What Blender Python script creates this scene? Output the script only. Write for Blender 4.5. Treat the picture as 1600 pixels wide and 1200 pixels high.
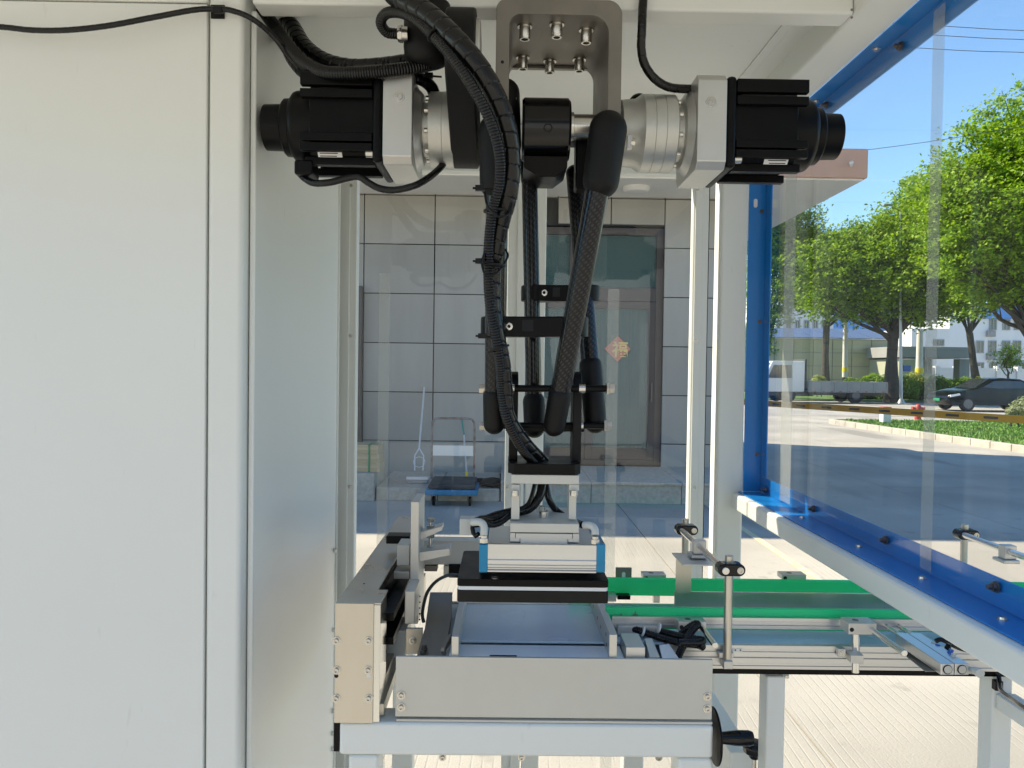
import bpy, bmesh, math, random
from mathutils import Vector, Matrix, Euler
S = bpy.context.scene
for o in list(bpy.data.objects): bpy.data.objects.remove(o, do_unlink=True)
rnd = random.Random(7)
PI = math.pi

# ------------------------------------------------------------------ camera, sky, sun, exposure
H = 1.6                                   # eye height in metres
F = 1200.0                                # focal length in pixels of the 1600 px wide photograph
cam = bpy.data.objects.new('camera', bpy.data.cameras.new('camera'))
S.collection.objects.link(cam); S.camera = cam
cam.data.sensor_width = 36.0; cam.data.lens = 36.0 * F / 1600.0
cam.data.clip_start = 0.02; cam.data.clip_end = 2000
YAW, PITCH, ROLL = math.atan(-10 / F), math.atan(25 / F), math.radians(0.8)
CR = Matrix.Rotation(YAW, 3, 'Z') @ Matrix.Rotation(PI / 2 - PITCH, 3, 'X') @ Matrix.Rotation(ROLL, 3, 'Z')
cam.matrix_world = Matrix.Translation((0, 0, H)) @ CR.to_4x4()

SUNDIR = Vector((-0.95, 0.45, 1.0)).normalized()
W = bpy.data.worlds.new('World'); S.world = W; W.use_nodes = True
nt = W.node_tree; nt.nodes.clear()
sky = nt.nodes.new('ShaderNodeTexSky'); sky.sky_type = 'NISHITA'; sky.sun_disc = False
sky.sun_elevation = math.asin(SUNDIR.z); sky.sun_rotation = math.atan2(SUNDIR.x, SUNDIR.y)
sky.altitude = 20; sky.air_density = 1.0; sky.dust_density = 0.0; sky.ozone_density = 7.0
bg = nt.nodes.new('ShaderNodeBackground'); bg.inputs[1].default_value = 0.104
ow = nt.nodes.new('ShaderNodeOutputWorld')
hs = nt.nodes.new('ShaderNodeHueSaturation'); hs.inputs['Saturation'].default_value = 1.05
nt.links.new(sky.outputs[0], hs.inputs['Color']); nt.links.new(hs.outputs[0], bg.inputs[0]); nt.links.new(bg.outputs[0], ow.inputs[0])
sl = bpy.data.lights.new('sun', 'SUN'); sl.energy = 3.25; sl.angle = math.radians(0.5); sl.color = (1.0, 0.93, 0.83)
so = bpy.data.objects.new('sun', sl); S.collection.objects.link(so)
so.rotation_euler = SUNDIR.to_track_quat('Z', 'Y').to_euler()
S.view_settings.view_transform = 'Standard'; S.view_settings.look = 'None'
S.view_settings.gamma = 1; S.view_settings.use_curve_mapping = False
S.view_settings.exposure = 1.6
S.view_settings.use_white_balance = True; S.view_settings.white_balance_temperature = 7700; S.view_settings.white_balance_tint = 4
S.cycles.max_bounces = 10; S.cycles.transparent_max_bounces = 16; S.cycles.glossy_bounces = 5; S.cycles.diffuse_bounces = 5
S.cycles.use_denoising = True

def P(px, py, Y):                         # a point of the photograph at distance Y along the machine
    d = CR @ Vector(((px - 800) / F, (600 - py) / F, -1.0))
    t = Y / d.y
    return Vector((d.x * t, Y, H + d.z * t))
def GX(px, py, z=0.0):                    # a point of the photograph on the plane z
    d = CR @ Vector(((px - 800) / F, (600 - py) / F, -1.0))
    t = (z - H) / d.z
    return Vector((d.x * t, d.y * t, z))
def R(n, Y): return n / F * Y             # n photograph pixels as metres at distance Y

# ------------------------------------------------------------------ materials
def pm(name, col, rough=0.5, metal=0.0, var=0.0, vs=3.0, bump=0.0, bs=200.0, stretch=None, coat=0.0,
       spec=0.5, rvar=0.0, col2=None, emit=None, sub=0.0, world=False, detail=6):
    m = bpy.data.materials.new(name); m.use_nodes = True
    n, l = m.node_tree.nodes, m.node_tree.links
    b = n['Principled BSDF']
    c4 = (col[0], col[1], col[2], 1)
    b.inputs['Base Color'].default_value = c4; b.inputs['Roughness'].default_value = rough
    b.inputs['Metallic'].default_value = metal; b.inputs['Specular IOR Level'].default_value = spec
    b.inputs['Coat Weight'].default_value = coat; b.inputs['Coat Roughness'].default_value = 0.08
    if sub: b.inputs['Subsurface Weight'].default_value = sub; b.inputs['Subsurface Radius'].default_value = (.02, .02, .02)
    if emit: b.inputs['Emission Color'].default_value = (*emit[:3], 1); b.inputs['Emission Strength'].default_value = emit[3]
    if world:
        g = n.new('ShaderNodeNewGeometry'); src = g.outputs['Position']
    else:
        g = n.new('ShaderNodeTexCoord'); src = g.outputs['Object']
    mp = n.new('ShaderNodeMapping'); l.new(src, mp.inputs[0])
    if stretch: mp.inputs['Scale'].default_value = stretch
    if var or rvar or col2:
        t = n.new('ShaderNodeTexNoise'); t.inputs['Scale'].default_value = vs; t.inputs['Detail'].default_value = detail
        t.inputs['Roughness'].default_value = 0.6
        l.new(mp.outputs[0], t.inputs[0])
        if var or col2:
            mx = n.new('ShaderNodeMix'); mx.data_type = 'RGBA'
            lo = col2 if col2 else [max(0, c * (1 - var)) for c in col]
            hi = col if col2 else [min(1, c * (1 + var)) for c in col]
            mx.inputs[6].default_value = (*lo, 1); mx.inputs[7].default_value = (*hi, 1)
            mr = n.new('ShaderNodeMapRange'); mr.inputs[1].default_value = 0.32; mr.inputs[2].default_value = 0.68
            l.new(t.outputs[0], mr.inputs[0]); l.new(mr.outputs[0], mx.inputs[0]); l.new(mx.outputs[2], b.inputs['Base Color'])
        if rvar:
            mr = n.new('ShaderNodeMapRange'); mr.inputs[3].default_value = max(0.02, rough - rvar); mr.inputs[4].default_value = rough + rvar
            mr.inputs[1].default_value = 0.3; mr.inputs[2].default_value = 0.7
            l.new(t.outputs[0], mr.inputs[0]); l.new(mr.outputs[0], b.inputs['Roughness'])
    if bump:
        t2 = n.new('ShaderNodeTexNoise'); t2.inputs['Scale'].default_value = bs; t2.inputs['Detail'].default_value = 3
        l.new(mp.outputs[0], t2.inputs[0])
        bp = n.new('ShaderNodeBump'); bp.inputs['Strength'].default_value = bump; bp.inputs['Distance'].default_value = 0.001
        l.new(t2.outputs[0], bp.inputs['Height']); l.new(bp.outputs[0], b.inputs['Normal'])
    return m

M = {}
M['white'] = pm('white_powder_coat', (.785, .80, .765), .34, bump=.25, bs=700)
M['whitep'] = pm('white_panel_paint', (.785, .80, .77), .24, spec=.6, bump=.2, bs=600)
M['galv'] = pm('white_roof_sheet', (.78, .78, .74), .45, var=.03, vs=2, bump=.1, bs=500)
M['alu'] = pm('bead_blasted_aluminium', (.62, .615, .59), .42, .85, var=.05, vs=9, bump=.12, bs=900, rvar=.06)
M['alup'] = pm('pale_anodised_aluminium', (.58, .57, .525), .5, .35, var=.05, vs=6, bump=.1, bs=900, rvar=.06)
M['alux'] = pm('extruded_aluminium', (.66, .665, .66), .34, .9, var=.05, vs=7, rvar=.08, stretch=(.3, 4, 4))
M['cast'] = pm('cast_aluminium_gearbox', (.55, .55, .52), .40, .75, var=.08, vs=12, bump=.25, bs=500, rvar=.08)
M['steel'] = pm('brushed_stainless', (.60, .565, .50), .33, .95, var=.08, vs=7, stretch=(1, 1, .25), rvar=.12, bump=.05, bs=600)
M['steeld'] = pm('mill_finish_steel', (.24, .22, .195), .50, .7, var=.12, vs=14, rvar=.12, bump=.25, bs=350)
M['chrome'] = pm('polished_steel_rod', (.72, .72, .70), .13, 1.0)
M['screw'] = pm('nickel_screw', (.62, .60, .56), .26, 1.0, var=.1, vs=60)
M['dscrew'] = pm('dark_screw', (.16, .14, .13), .35, .8)
M['black'] = pm('black_anodised', (.003, .003, .0035), .34, .0, var=.2, vs=20, bump=.12, bs=900, spec=.16, rvar=.06)
M['blackm'] = pm('black_matt_cast', (.005, .005, .0055), .52, .0, var=.15, vs=10, bump=.35, bs=600, spec=.25)
M['blackg'] = pm('black_gloss_housing', (.003, .003, .0035), .13, .0, spec=.4, rvar=.05, vs=8, bump=.05, bs=80)
M['rubber'] = pm('black_rubber', (.007, .007, .0075), .45, .0, var=.2, vs=25, spec=.25)
M['hose'] = pm('black_spiral_hose', (.004, .004, .0045), .24, .0, var=.2, vs=20, spec=.4, rvar=.04)
M['gel'] = pm('green_guide_plastic', (.010, .88, .42), .35)
def _gel():
    n, l = M['gel'].node_tree.nodes, M['gel'].node_tree.links; b = n['Principled BSDF']; o = n['Material Output']
    t = n.new('ShaderNodeBsdfTranslucent'); t.inputs[0].default_value = (.01, .92, .46, 1); mx = n.new('ShaderNodeMixShader'); mx.inputs[0].default_value = .45
    l.new(b.outputs[0], mx.inputs[1]); l.new(t.outputs[0], mx.inputs[2]); l.new(mx.outputs[0], o.inputs[0])
_gel()
M['blue'] = pm('blue_gloss_paint', (.003, .20, .58), .22, .0, var=.04, vs=5, coat=.15, spec=.35, rvar=.04)
M['cyan'] = pm('blue_anodised_cap', (.003, .22, .42), .3, .25, var=.08, vs=20)
M['belt'] = pm('pale_blue_belt', (.52, .70, .88), .26, .0, var=.03, vs=6, detail=2, coat=.3, rvar=.03)
M['tray'] = pm('polished_tray_sheet', (.84, .90, .96), .22, .0, var=.02, vs=5, detail=1, rvar=.03)
M['label'] = pm('white_sticker', (.75, .76, .76), .4)
M['fitting'] = pm('pale_plastic_fitting', (.55, .56, .53), .4)
M['tie'] = pm('white_cable_tie', (.8, .8, .78), .4)
M['dark'] = pm('dark_gap', (.01, .01, .012), .8)
M['bluep'] = pm('blue_plastic', (.02, .12, .5), .35)
M['film'] = pm('film_strip', (.8, .82, .82), .3)
# carbon fibre twill
def scuffs(m, amt=.035):
    n, l = m.node_tree.nodes, m.node_tree.links; b = n['Principled BSDF']; c = tuple(b.inputs['Base Color'].default_value)
    g = n.new('ShaderNodeNewGeometry'); t = n.new('ShaderNodeTexNoise'); t.inputs['Scale'].default_value = 2.3; t.inputs['Detail'].default_value = 5; t.inputs['Roughness'].default_value = .55; l.new(g.outputs['Position'], t.inputs[0])
    mp = n.new('ShaderNodeMapping'); mp.inputs['Scale'].default_value = (1, 1, .25); mp.inputs['Rotation'].default_value = (.3, .2, 0); l.new(g.outputs['Position'], mp.inputs[0])
    t2 = n.new('ShaderNodeTexNoise'); t2.inputs['Scale'].default_value = 55; t2.inputs['Detail'].default_value = 2; l.new(mp.outputs[0], t2.inputs[0])
    r1 = n.new('ShaderNodeMapRange'); r1.inputs[1].default_value = .2; r1.inputs[2].default_value = .8; r1.inputs[3].default_value = 1 - amt; r1.inputs[4].default_value = 1.0; l.new(t.outputs[0], r1.inputs[0])
    r2 = n.new('ShaderNodeMapRange'); r2.inputs[1].default_value = .72; r2.inputs[2].default_value = .84; r2.inputs[3].default_value = 1.0; r2.inputs[4].default_value = .88; l.new(t2.outputs[0], r2.inputs[0])
    mu = n.new('ShaderNodeMath'); mu.operation = 'MULTIPLY'; l.new(r1.outputs[0], mu.inputs[0]); l.new(r2.outputs[0], mu.inputs[1])
    hv = n.new('ShaderNodeHueSaturation'); hv.inputs['Color'].default_value = c; l.new(mu.outputs[0], hv.inputs['Value']); l.new(hv.outputs[0], b.inputs['Base Color'])
    pass
scuffs(M['white']); scuffs(M['whitep']); scuffs(M['galv'], .05)
def carbon():
    m = bpy.data.materials.new('carbon_fibre'); m.use_nodes = True
    n, l = m.node_tree.nodes, m.node_tree.links; b = n['Principled BSDF']
    tc = n.new('ShaderNodeTexCoord')
    mp = n.new('ShaderNodeMapping'); mp.inputs['Rotation'].default_value = (0, 0, math.radians(38)); l.new(tc.outputs['UV'], mp.inputs[0])
    w1 = n.new('ShaderNodeTexWave'); w1.wave_type = 'BANDS'; w1.bands_direction = 'X'; w1.inputs['Scale'].default_value = 60; w1.inputs['Distortion'].default_value = .3
    w2 = n.new('ShaderNodeTexWave'); w2.wave_type = 'BANDS'; w2.bands_direction = 'Y'; w2.inputs['Scale'].default_value = 34; w2.inputs['Distortion'].default_value = .3
    l.new(mp.outputs[0], w1.inputs[0]); l.new(mp.outputs[0], w2.inputs[0])
    mu = n.new('ShaderNodeMath'); mu.operation = 'MULTIPLY'; l.new(w1.outputs[1], mu.inputs[0]); l.new(w2.outputs[1], mu.inputs[1])
    cr = n.new('ShaderNodeValToRGB'); cr.color_ramp.elements[0].color = (.004, .004, .005, 1); cr.color_ramp.elements[1].color = (.022, .023, .026, 1)
    cr.color_ramp.elements[0].position = .15; cr.color_ramp.elements[1].position = .7
    l.new(mu.outputs[0], cr.inputs[0]); l.new(cr.outputs[0], b.inputs['Base Color'])
    b.inputs['Roughness'].default_value = .42; b.inputs['Specular IOR Level'].default_value = .1; b.inputs['Coat Weight'].default_value = .55; b.inputs['Coat Roughness'].default_value = .02
    return m
M['carbon'] = carbon()
def glass(name, tint=(.985, .99, .988), ior=1.45, rough=0.0, body=0.0, bodycol=(.5, .55, .55)):
    m = bpy.data.materials.new(name); m.use_nodes = True
    n, l = m.node_tree.nodes, m.node_tree.links; n.clear()
    o = n.new('ShaderNodeOutputMaterial'); t = n.new('ShaderNodeBsdfTransparent'); t.inputs[0].default_value = (*tint, 1)
    g = n.new('ShaderNodeBsdfGlossy'); g.inputs['Roughness'].default_value = rough
    f = n.new('ShaderNodeFresnel'); ge = n.new('ShaderNodeNewGeometry')
    iv = n.new('ShaderNodeMapRange'); iv.inputs[3].default_value = ior; iv.inputs[4].default_value = 1 / ior
    l.new(ge.outputs['Backfacing'], iv.inputs[0]); l.new(iv.outputs[0], f.inputs[0])
    tc = n.new('ShaderNodeTexCoord'); nz = n.new('ShaderNodeTexNoise'); nz.inputs['Scale'].default_value = 2.5; nz.inputs['Detail'].default_value = 1
    bp = n.new('ShaderNodeBump'); bp.inputs['Strength'].default_value = .05; bp.inputs['Distance'].default_value = .01
    l.new(tc.outputs['Object'], nz.inputs[0]); l.new(nz.outputs[0], bp.inputs['Height']); l.new(bp.outputs[0], g.inputs['Normal'])
    mx = n.new('ShaderNodeMixShader'); l.new(f.outputs[0], mx.inputs[0]); l.new(t.outputs[0], mx.inputs[1]); l.new(g.outputs[0], mx.inputs[2])
    if body:
        d = n.new('ShaderNodeBsdfDiffuse'); d.inputs[0].default_value = (*bodycol, 1)
        m2 = n.new('ShaderNodeMixShader'); m2.inputs[0].default_value = body
        l.new(mx.outputs[0], m2.inputs[1]); l.new(d.outputs[0], m2.inputs[2]); l.new(m2.outputs[0], o.inputs[0])
    else: l.new(mx.outputs[0], o.inputs[0])
    return m
M['acryl'] = glass('clear_acrylic', tint=(.995, .995, .995), ior=1.27)
M['rpane'] = glass('rear_acrylic', tint=(.99, .99, .99), ior=1.46)
M['strip'] = glass('film_reflection_band', tint=(.95, .955, .95), ior=1.4, body=.12, bodycol=(.8, .82, .8))  # pale body colour paints reflections; also serves the real film band
M['dglass'] = glass('tinted_door_glass', tint=(.45, .62, .60), ior=1.6, body=.32, bodycol=(.17, .29, .275))
M['cglass'] = pm('vehicle_glass', (.02, .025, .03), .05, 0, spec=.8)

# ------------------------------------------------------------------ mesh builder
class MB:
    def __init__(s): s.b = bmesh.new(); s.uv = None
    def box(s, a, b):
        x0, y0, z0 = [min(a[i], b[i]) for i in range(3)]; x1, y1, z1 = [max(a[i], b[i]) for i in range(3)]
        v = [s.b.verts.new(p) for p in ((x0,y0,z0),(x1,y0,z0),(x1,y1,z0),(x0,y1,z0),(x0,y0,z1),(x1,y0,z1),(x1,y1,z1),(x0,y1,z1))]
        for f in ((0,3,2,1),(4,5,6,7),(0,1,5,4),(1,2,6,5),(2,3,7,6),(3,0,4,7)): s.b.faces.new([v[i] for i in f])
        return s
    def pbox(s, x0, y0, x1, y1, Ya, Yb):              # photograph rectangle at its front distance Ya, extruded to Yb
        cx, cy = (x0 + x1) / 2, (y0 + y1) / 2
        return s.box((P(x0, cy, Ya).x, Ya, P(cx, y0, Ya).z), (P(x1, cy, Ya).x, Yb, P(cx, y1, Ya).z))
    def prism(s, pts, off):                           # a polygon of 3D points swept by off
        off = Vector(off)
        a = [s.b.verts.new(p) for p in pts]; b = [s.b.verts.new(Vector(p) + off) for p in pts]
        n = len(pts); s.b.faces.new(a[::-1]); s.b.faces.new(b)
        for i in range(n): s.b.faces.new((a[i], a[(i+1) % n], b[(i+1) % n], b[i]))
        return s
    def bar(s, p0, p1, w, h, up=(0,0,1)):             # a rectangular bar from p0 to p1
        p0, p1 = Vector(p0), Vector(p1); d = (p1 - p0).normalized(); u = Vector(up)
        r = d.cross(u).normalized(); u = r.cross(d).normalized()
        return s.prism([p0 + r*w/2 + u*h/2, p0 - r*w/2 + u*h/2, p0 - r*w/2 - u*h/2, p0 + r*w/2 - u*h/2], p1 - p0)
    def tube(s, pts, r, n=12, cap=True, uv=False):
        pts = [Vector(p) for p in pts]; N = len(pts)
        rad = r if callable(r) else (lambda i, t: (r[i] if isinstance(r, (list, tuple)) else r))
        tang = []
        for i in range(N):
            d = pts[min(i+1, N-1)] - pts[max(i-1, 0)]
            tang.append(d.normalized() if d.length > 1e-9 else Vector((0,0,1)))
        ref = Vector((0,0,1)) if abs(tang[0].z) < .9 else Vector((1,0,0))
        u = tang[0].cross(ref).normalized(); rings = []; L = 0; Ls = []
        for i in range(N):
            u = (u - tang[i] * u.dot(tang[i])).normalized(); w = tang[i].cross(u)
            if i: L += (pts[i] - pts[i-1]).length
            Ls.append(L)
            rings.append([s.b.verts.new(pts[i] + (u*math.cos(2*PI*k/n) + w*math.sin(2*PI*k/n)) * rad(i, k/n)) for k in range(n)])
        lay = s.b.loops.layers.uv.verify() if uv else None
        for i in range(N-1):
            for k in range(n):
                f = s.b.faces.new((rings[i][k], rings[i][(k+1) % n], rings[i+1][(k+1) % n], rings[i+1][k]))
                f.smooth = True
                if lay:
                    rr = rad(i, 0) * 2 * PI
                    for lp, (kk, ii) in zip(f.loops, ((k, i), (k+1, i), (k+1, i+1), (k, i+1))): lp[lay].uv = (kk / n * rr, Ls[ii])
        if cap:
            s.b.faces.new(rings[0][::-1]); s.b.faces.new(rings[-1])
        return s
    def cyl(s, p0, p1, r0, r1=None, n=24, uv=False):
        return s.tube([p0, p1], [r0, r0 if r1 is None else r1], n, uv=uv)
    def lathe(s, p0, axis, prof, n=32):               # prof: (distance along axis, radius)
        a = Vector(axis).normalized(); pts = [Vector(p0) + a * d for d, r in prof]
        ref = Vector((0,0,1)) if abs(a.z) < .9 else Vector((1,0,0)); u = a.cross(ref).normalized(); w = a.cross(u)
        rings = [[s.b.verts.new(p + (u*math.cos(2*PI*k/n) + w*math.sin(2*PI*k/n)) * max(r, 1e-5)) for k in range(n)] for p, (d, r) in zip(pts, prof)]
        for i in range(len(rings)-1):
            for k in range(n): s.b.faces.new((rings[i][k], rings[i][(k+1) % n], rings[i+1][(k+1) % n], rings[i+1][k]))
        s.b.faces.new(rings[0][::-1]); s.b.faces.new(rings[-1]); return s
    def capsule(s, p0, p1, r0, r1, n=24, uv=False):
        p0, p1 = Vector(p0), Vector(p1); d = (p1 - p0).normalized(); pts = []; rr = []
        for k in range(7):
            a = PI/2 * k/6; pts.append(p0 - d * r0 * math.cos(a)); rr.append(max(1e-4, r0 * math.sin(a)))
        for k in range(7):
            a = PI/2 * k/6; pts.append(p1 + d * r1 * math.sin(a)); rr.append(max(1e-4, r1 * math.cos(a)))
        return s.tube(pts, rr, n)
    def stadium(s, p0, p1, r, axis, t, n=12):         # flat rounded link between p0 and p1, thickness t along axis
        p0, p1, a = Vector(p0), Vector(p1), Vector(axis).normalized(); d = (p1 - p0).normalized(); q = a.cross(d)
        pts = [p1 + (d*math.sin(PI*k/n) + q*math.cos(PI*k/n)) * r for k in range(n+1)] + [p0 - (d*math.sin(PI*k/n) + q*math.cos(PI*k/n)) * r for k in range(n+1)]
        return s.prism([p - a*t/2 for p in pts], a * t)
    def quad(s, *p):
        s.b.faces.new([s.b.verts.new(q) for q in p]); return s
    def mesh(s, name, mat, ang=35, smooth=True, normals=True):
        if normals: bmesh.ops.recalc_face_normals(s.b, faces=s.b.faces)
        me = bpy.data.meshes.new(name); s.b.to_mesh(me); s.b.free()
        for m in (mat if isinstance(mat, (list, tuple)) else [mat]): me.materials.append(M[m] if isinstance(m, str) else m)
        if smooth:
            me.shade_smooth(); me.set_sharp_from_angle(angle=math.radians(ang))
        return me

WL = {}
def add(name, me, parent=None, loc=None, bevel=0, seg=2):
    o = bpy.data.objects.new(name, me); S.collection.objects.link(o)
    if loc is None and me is not None:                 # mesh in world coordinates: centre it
        c = sum((v.co for v in me.vertices), Vector()) / max(1, len(me.vertices))
        me.transform(Matrix.Translation(-c)); loc = c
    loc = Vector(loc if loc is not None else (0,0,0))
    WL[o] = loc
    o.location = loc - (WL[parent] if parent else Vector())
    if parent: o.parent = parent
    if bevel:
        b = o.modifiers.new('bevel', 'BEVEL'); b.width = bevel; b.segments = seg; b.limit_method = 'ANGLE'; b.angle_limit = math.radians(40)
        b.harden_normals = True
    return o
def build(name, mb, mat, parent=None, bevel=0, seg=2, ang=35, smooth=True, label=None, kind=None):
    o = add(name, mb.mesh(name, mat, ang, smooth), parent, None, bevel, seg)
    if label: o['label'] = label
    if kind: o['kind'] = kind
    return o
def tag(o, label, cat, group=None):
    o['label'] = label; o['category'] = cat
    if group: o['group'] = group
    return o
def thing(name, loc, label, cat, group=None):
    o = bpy.data.objects.new(name, None); S.collection.objects.link(o)
    o.empty_display_size = .05; o.location = loc; WL[o] = Vector(loc)
    return tag(o, label, cat, group)
def inst(name, me, parent, loc, rot=None):             # another piece sharing a mesh built about the origin
    o = bpy.data.objects.new(name, me); S.collection.objects.link(o); WL[o] = Vector(loc)
    o.location = Vector(loc) - (WL[parent] if parent else Vector())
    if parent: o.parent = parent
    if rot is not None:
        o.rotation_mode = 'QUATERNION'; o.rotation_quaternion = rot
    return o
def copy_tree(o, parent=None):
    c = o.copy(); S.collection.objects.link(c)
    if parent: c.parent = parent
    for ch in [x for x in bpy.data.objects if x.parent == o]: copy_tree(ch, c)
    return c
def catmull(pts, step=0.004):
    pts = [Vector(p) for p in pts]; q = [pts[0]*2 - pts[1]] + pts + [pts[-1]*2 - pts[-2]]; out = []
    for i in range(1, len(q)-2):
        n = max(2, int((q[i+1]-q[i]).length / step))
        for k in range(n):
            t = k/n; a, b, c, d = q[i-1], q[i], q[i+1], q[i+2]
            out.append(.5*((2*b) + (c-a)*t + (2*a-5*b+4*c-d)*t*t + (3*b-a-3*c+d)*t**3))
    out.append(pts[-1]); return out
def resample(pts, step):
    out = [pts[0]]; acc = 0
    for a, b in zip(pts, pts[1:]):
        L = (b-a).length; 
        while acc + L >= step and L > 1e-9:
            t = (step-acc)/L; a = a.lerp(b, t); out.append(a); L = (b-a).length; acc = 0
        acc += L
    return out
def cable(px, r, kind='spiral', n=14):
    n = n * 2 if kind != 'plain' else n                 # px: (x, y, distance) knots
    pts = catmull([P(*p) for p in px])
    mb = MB(); rad = (lambda u: r) if not isinstance(r, tuple) else (lambda u: r[0] + (r[1] - r[0]) * min(1, u * 1.6))
    if kind == 'ribbed':
        pts = resample(pts, .0011)
        mb.tube(pts, lambda i, t: rad(0) * (.88, .97, 1.0, .97)[i % 4], n)
    elif kind == 'spiral':
        st = .0014; pts = resample(pts, st); pitch = max(.015, rad(0)*1.35); N = len(pts)
        def rr(i, t):
            ph = ((i*st)/pitch + abs(2*t - 1)*.45) % 1.0
            return rad(i/N) * (0.93 if ph < .08 else 1.0 + .035*ph)
        mb.tube(pts, rr, n)
    else:
        pts = resample(pts, .008); mb.tube(pts, r, n)
    return mb

# screw meshes, head towards -Y (towards the camera) unless turned
def screw_mesh(r=.0045, h=.0055, mat='screw', name='screw'):
    b = MB(); b.lathe((0,0,0), (0,-1,0), [(-.001, r*1.55), (.0012, r*1.55), (.0013, r), (h*.85, r), (h, r*.88), (h+.00001, r*.55), (h*.45, r*.5)], 18)
    return b.mesh(name, mat, 30)
SCREW = screw_mesh(); SCREWS = screw_mesh(.0028, .0022, 'screw', 'screw_small'); SCREWD = screw_mesh(.0035, .004, 'dscrew', 'screw_dark')
SCREWB = screw_mesh(.010, .020, 'screw', 'screw_big')
def q(axis):                                           # rotation that turns the screw head from -Y to axis
    return Vector((0,-1,0)).rotation_difference(Vector(axis))
# ================================================================== GROUND
def ground_mat(name, groove=True, col=(.385, .362, .322)):
    m = bpy.data.materials.new(name); m.use_nodes = True
    n, l = m.node_tree.nodes, m.node_tree.links; b = n['Principled BSDF']; b.inputs['Roughness'].default_value = .85
    g = n.new('ShaderNodeNewGeometry')
    def noise(sc, det=6, stretch=None):
        t = n.new('ShaderNodeTexNoise'); t.inputs['Scale'].default_value = sc; t.inputs['Detail'].default_value = det
        if stretch:
            mp = n.new('ShaderNodeMapping'); mp.inputs['Scale'].default_value = stretch; l.new(g.outputs['Position'], mp.inputs[0]); l.new(mp.outputs[0], t.inputs[0])
        else: l.new(g.outputs['Position'], t.inputs[0])
        return t
    def mix(a, bb, fac, mode='MIX'):
        x = n.new('ShaderNodeMix'); x.data_type = 'RGBA'; x.blend_type = mode
        for s, i in ((a, 6), (bb, 7)):
            if isinstance(s, tuple): x.inputs[i].default_value = (*s, 1)
            else: l.new(s, x.inputs[i])
        if isinstance(fac, float): x.inputs[0].default_value = fac
        else: l.new(fac, x.inputs[0])
        return x.outputs[2]
    def ramp(src, a, c):
        r = n.new('ShaderNodeMapRange'); r.inputs[1].default_value = a; r.inputs[2].default_value = c; l.new(src, r.inputs[0]); return r.outputs[0]
    base = mix(tuple(c*.76 for c in col), tuple(min(1, c*1.1) for c in col), ramp(noise(.55).outputs[0], .35, .65))
    base = mix(base, tuple(c*.55 for c in col), ramp(noise(5, 8).outputs[0], .62, .80))
    fine = noise(90, 4)
    base = mix(base, tuple(c*.7 for c in col), ramp(fine.outputs[0], .58, .8))
    bp = n.new('ShaderNodeBump'); bp.inputs['Strength'].default_value = .5; bp.inputs['Distance'].default_value = .004
    if groove:
        mp = n.new('ShaderNodeMapping'); mp.inputs['Rotation'].default_value = (0, 0, math.radians(2.0)); l.new(g.outputs['Position'], mp.inputs[0])
        w = n.new('ShaderNodeTexWave'); w.bands_direction = 'X'; w.wave_profile = 'SIN'; w.inputs['Scale'].default_value = 7.0
        w.inputs['Distortion'].default_value = .25; w.inputs['Detail'].default_value = 2; w.inputs['Detail Scale'].default_value = .6
        l.new(mp.outputs[0], w.inputs[0])
        gr = ramp(w.outputs[1], .10, .0)
        fade = ramp(noise(1.3, 5).outputs[0], .42, .58)
        mu = n.new('ShaderNodeMath'); mu.operation = 'MULTIPLY'; l.new(gr, mu.inputs[0]); l.new(fade, mu.inputs[1])
        base = mix(base, tuple(c*.86 for c in col), mu.outputs[0])
        ad = n.new('ShaderNodeMath'); ad.operation = 'MULTIPLY_ADD'; ad.inputs[1].default_value = -.8
        l.new(mu.outputs[0], ad.inputs[0]); l.new(fine.outputs[0], ad.inputs[2]); l.new(ad.outputs[0], bp.inputs['Height'])
    else: l.new(fine.outputs[0], bp.inputs['Height'])
    # tyre marks: long dark curved smears
    tn = noise(.9, 2, (1, .18, 1)); base = mix(base, tuple(c*.64 for c in col), ramp(tn.outputs[0], .60, .70))
    l.new(base, b.inputs['Base Color']); l.new(bp.outputs[0], b.inputs['Normal'])
    return m
M['conc'] = ground_mat('brushed_concrete'); M['conc2'] = ground_mat('worn_concrete', False)
g = MB(); g.quad((-700, -500, -.02), (700, -500, -.02), (700, 900, -.02), (-700, 900, -.02))
o = build('ground', g, 'conc2', kind='structure', smooth=False); o['label'] = 'flat pale concrete ground of the factory yard'
pav = bpy.data.objects.new('pavement', None); S.collection.objects.link(pav); WL[pav] = Vector((0,0,0)); pav['kind'] = 'structure'; pav['label'] = 'sunlit pale concrete slabs grooved along their length'
xs = [-14.65, -10.65, -6.65, -2.65, 1.35, 5.35, 9.35, 13.35, 17.35]; ys = [-8, -3, 2.2, 7.4, 12.6, 17.8, 23.0, 27.5]
for i in range(len(xs)-1):
    for j in range(len(ys)-1):
        s = MB(); s.box((xs[i]+.005, ys[j]+.005, -.15), (xs[i+1]-.005, ys[j+1]-.005, 0.0 + .0015*rnd.random()))
        build('slab', s, 'conc', pav, smooth=False)
M['yellow'] = pm('worn_yellow_paint', (.60, .49, .24), .8, var=.1, vs=14, col2=(.55, .52, .45), world=True)
s = MB(); s.box((2.39, 5.4, .004), (2.46, 9.4, .006)); s.box((2.37, 10.4, .004), (2.47, 14.4, .006))
o = build('painted_line', s, 'yellow', smooth=False); o['kind'] = 'structure'; o['label'] = 'faded yellow line painted on the concrete'
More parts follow.
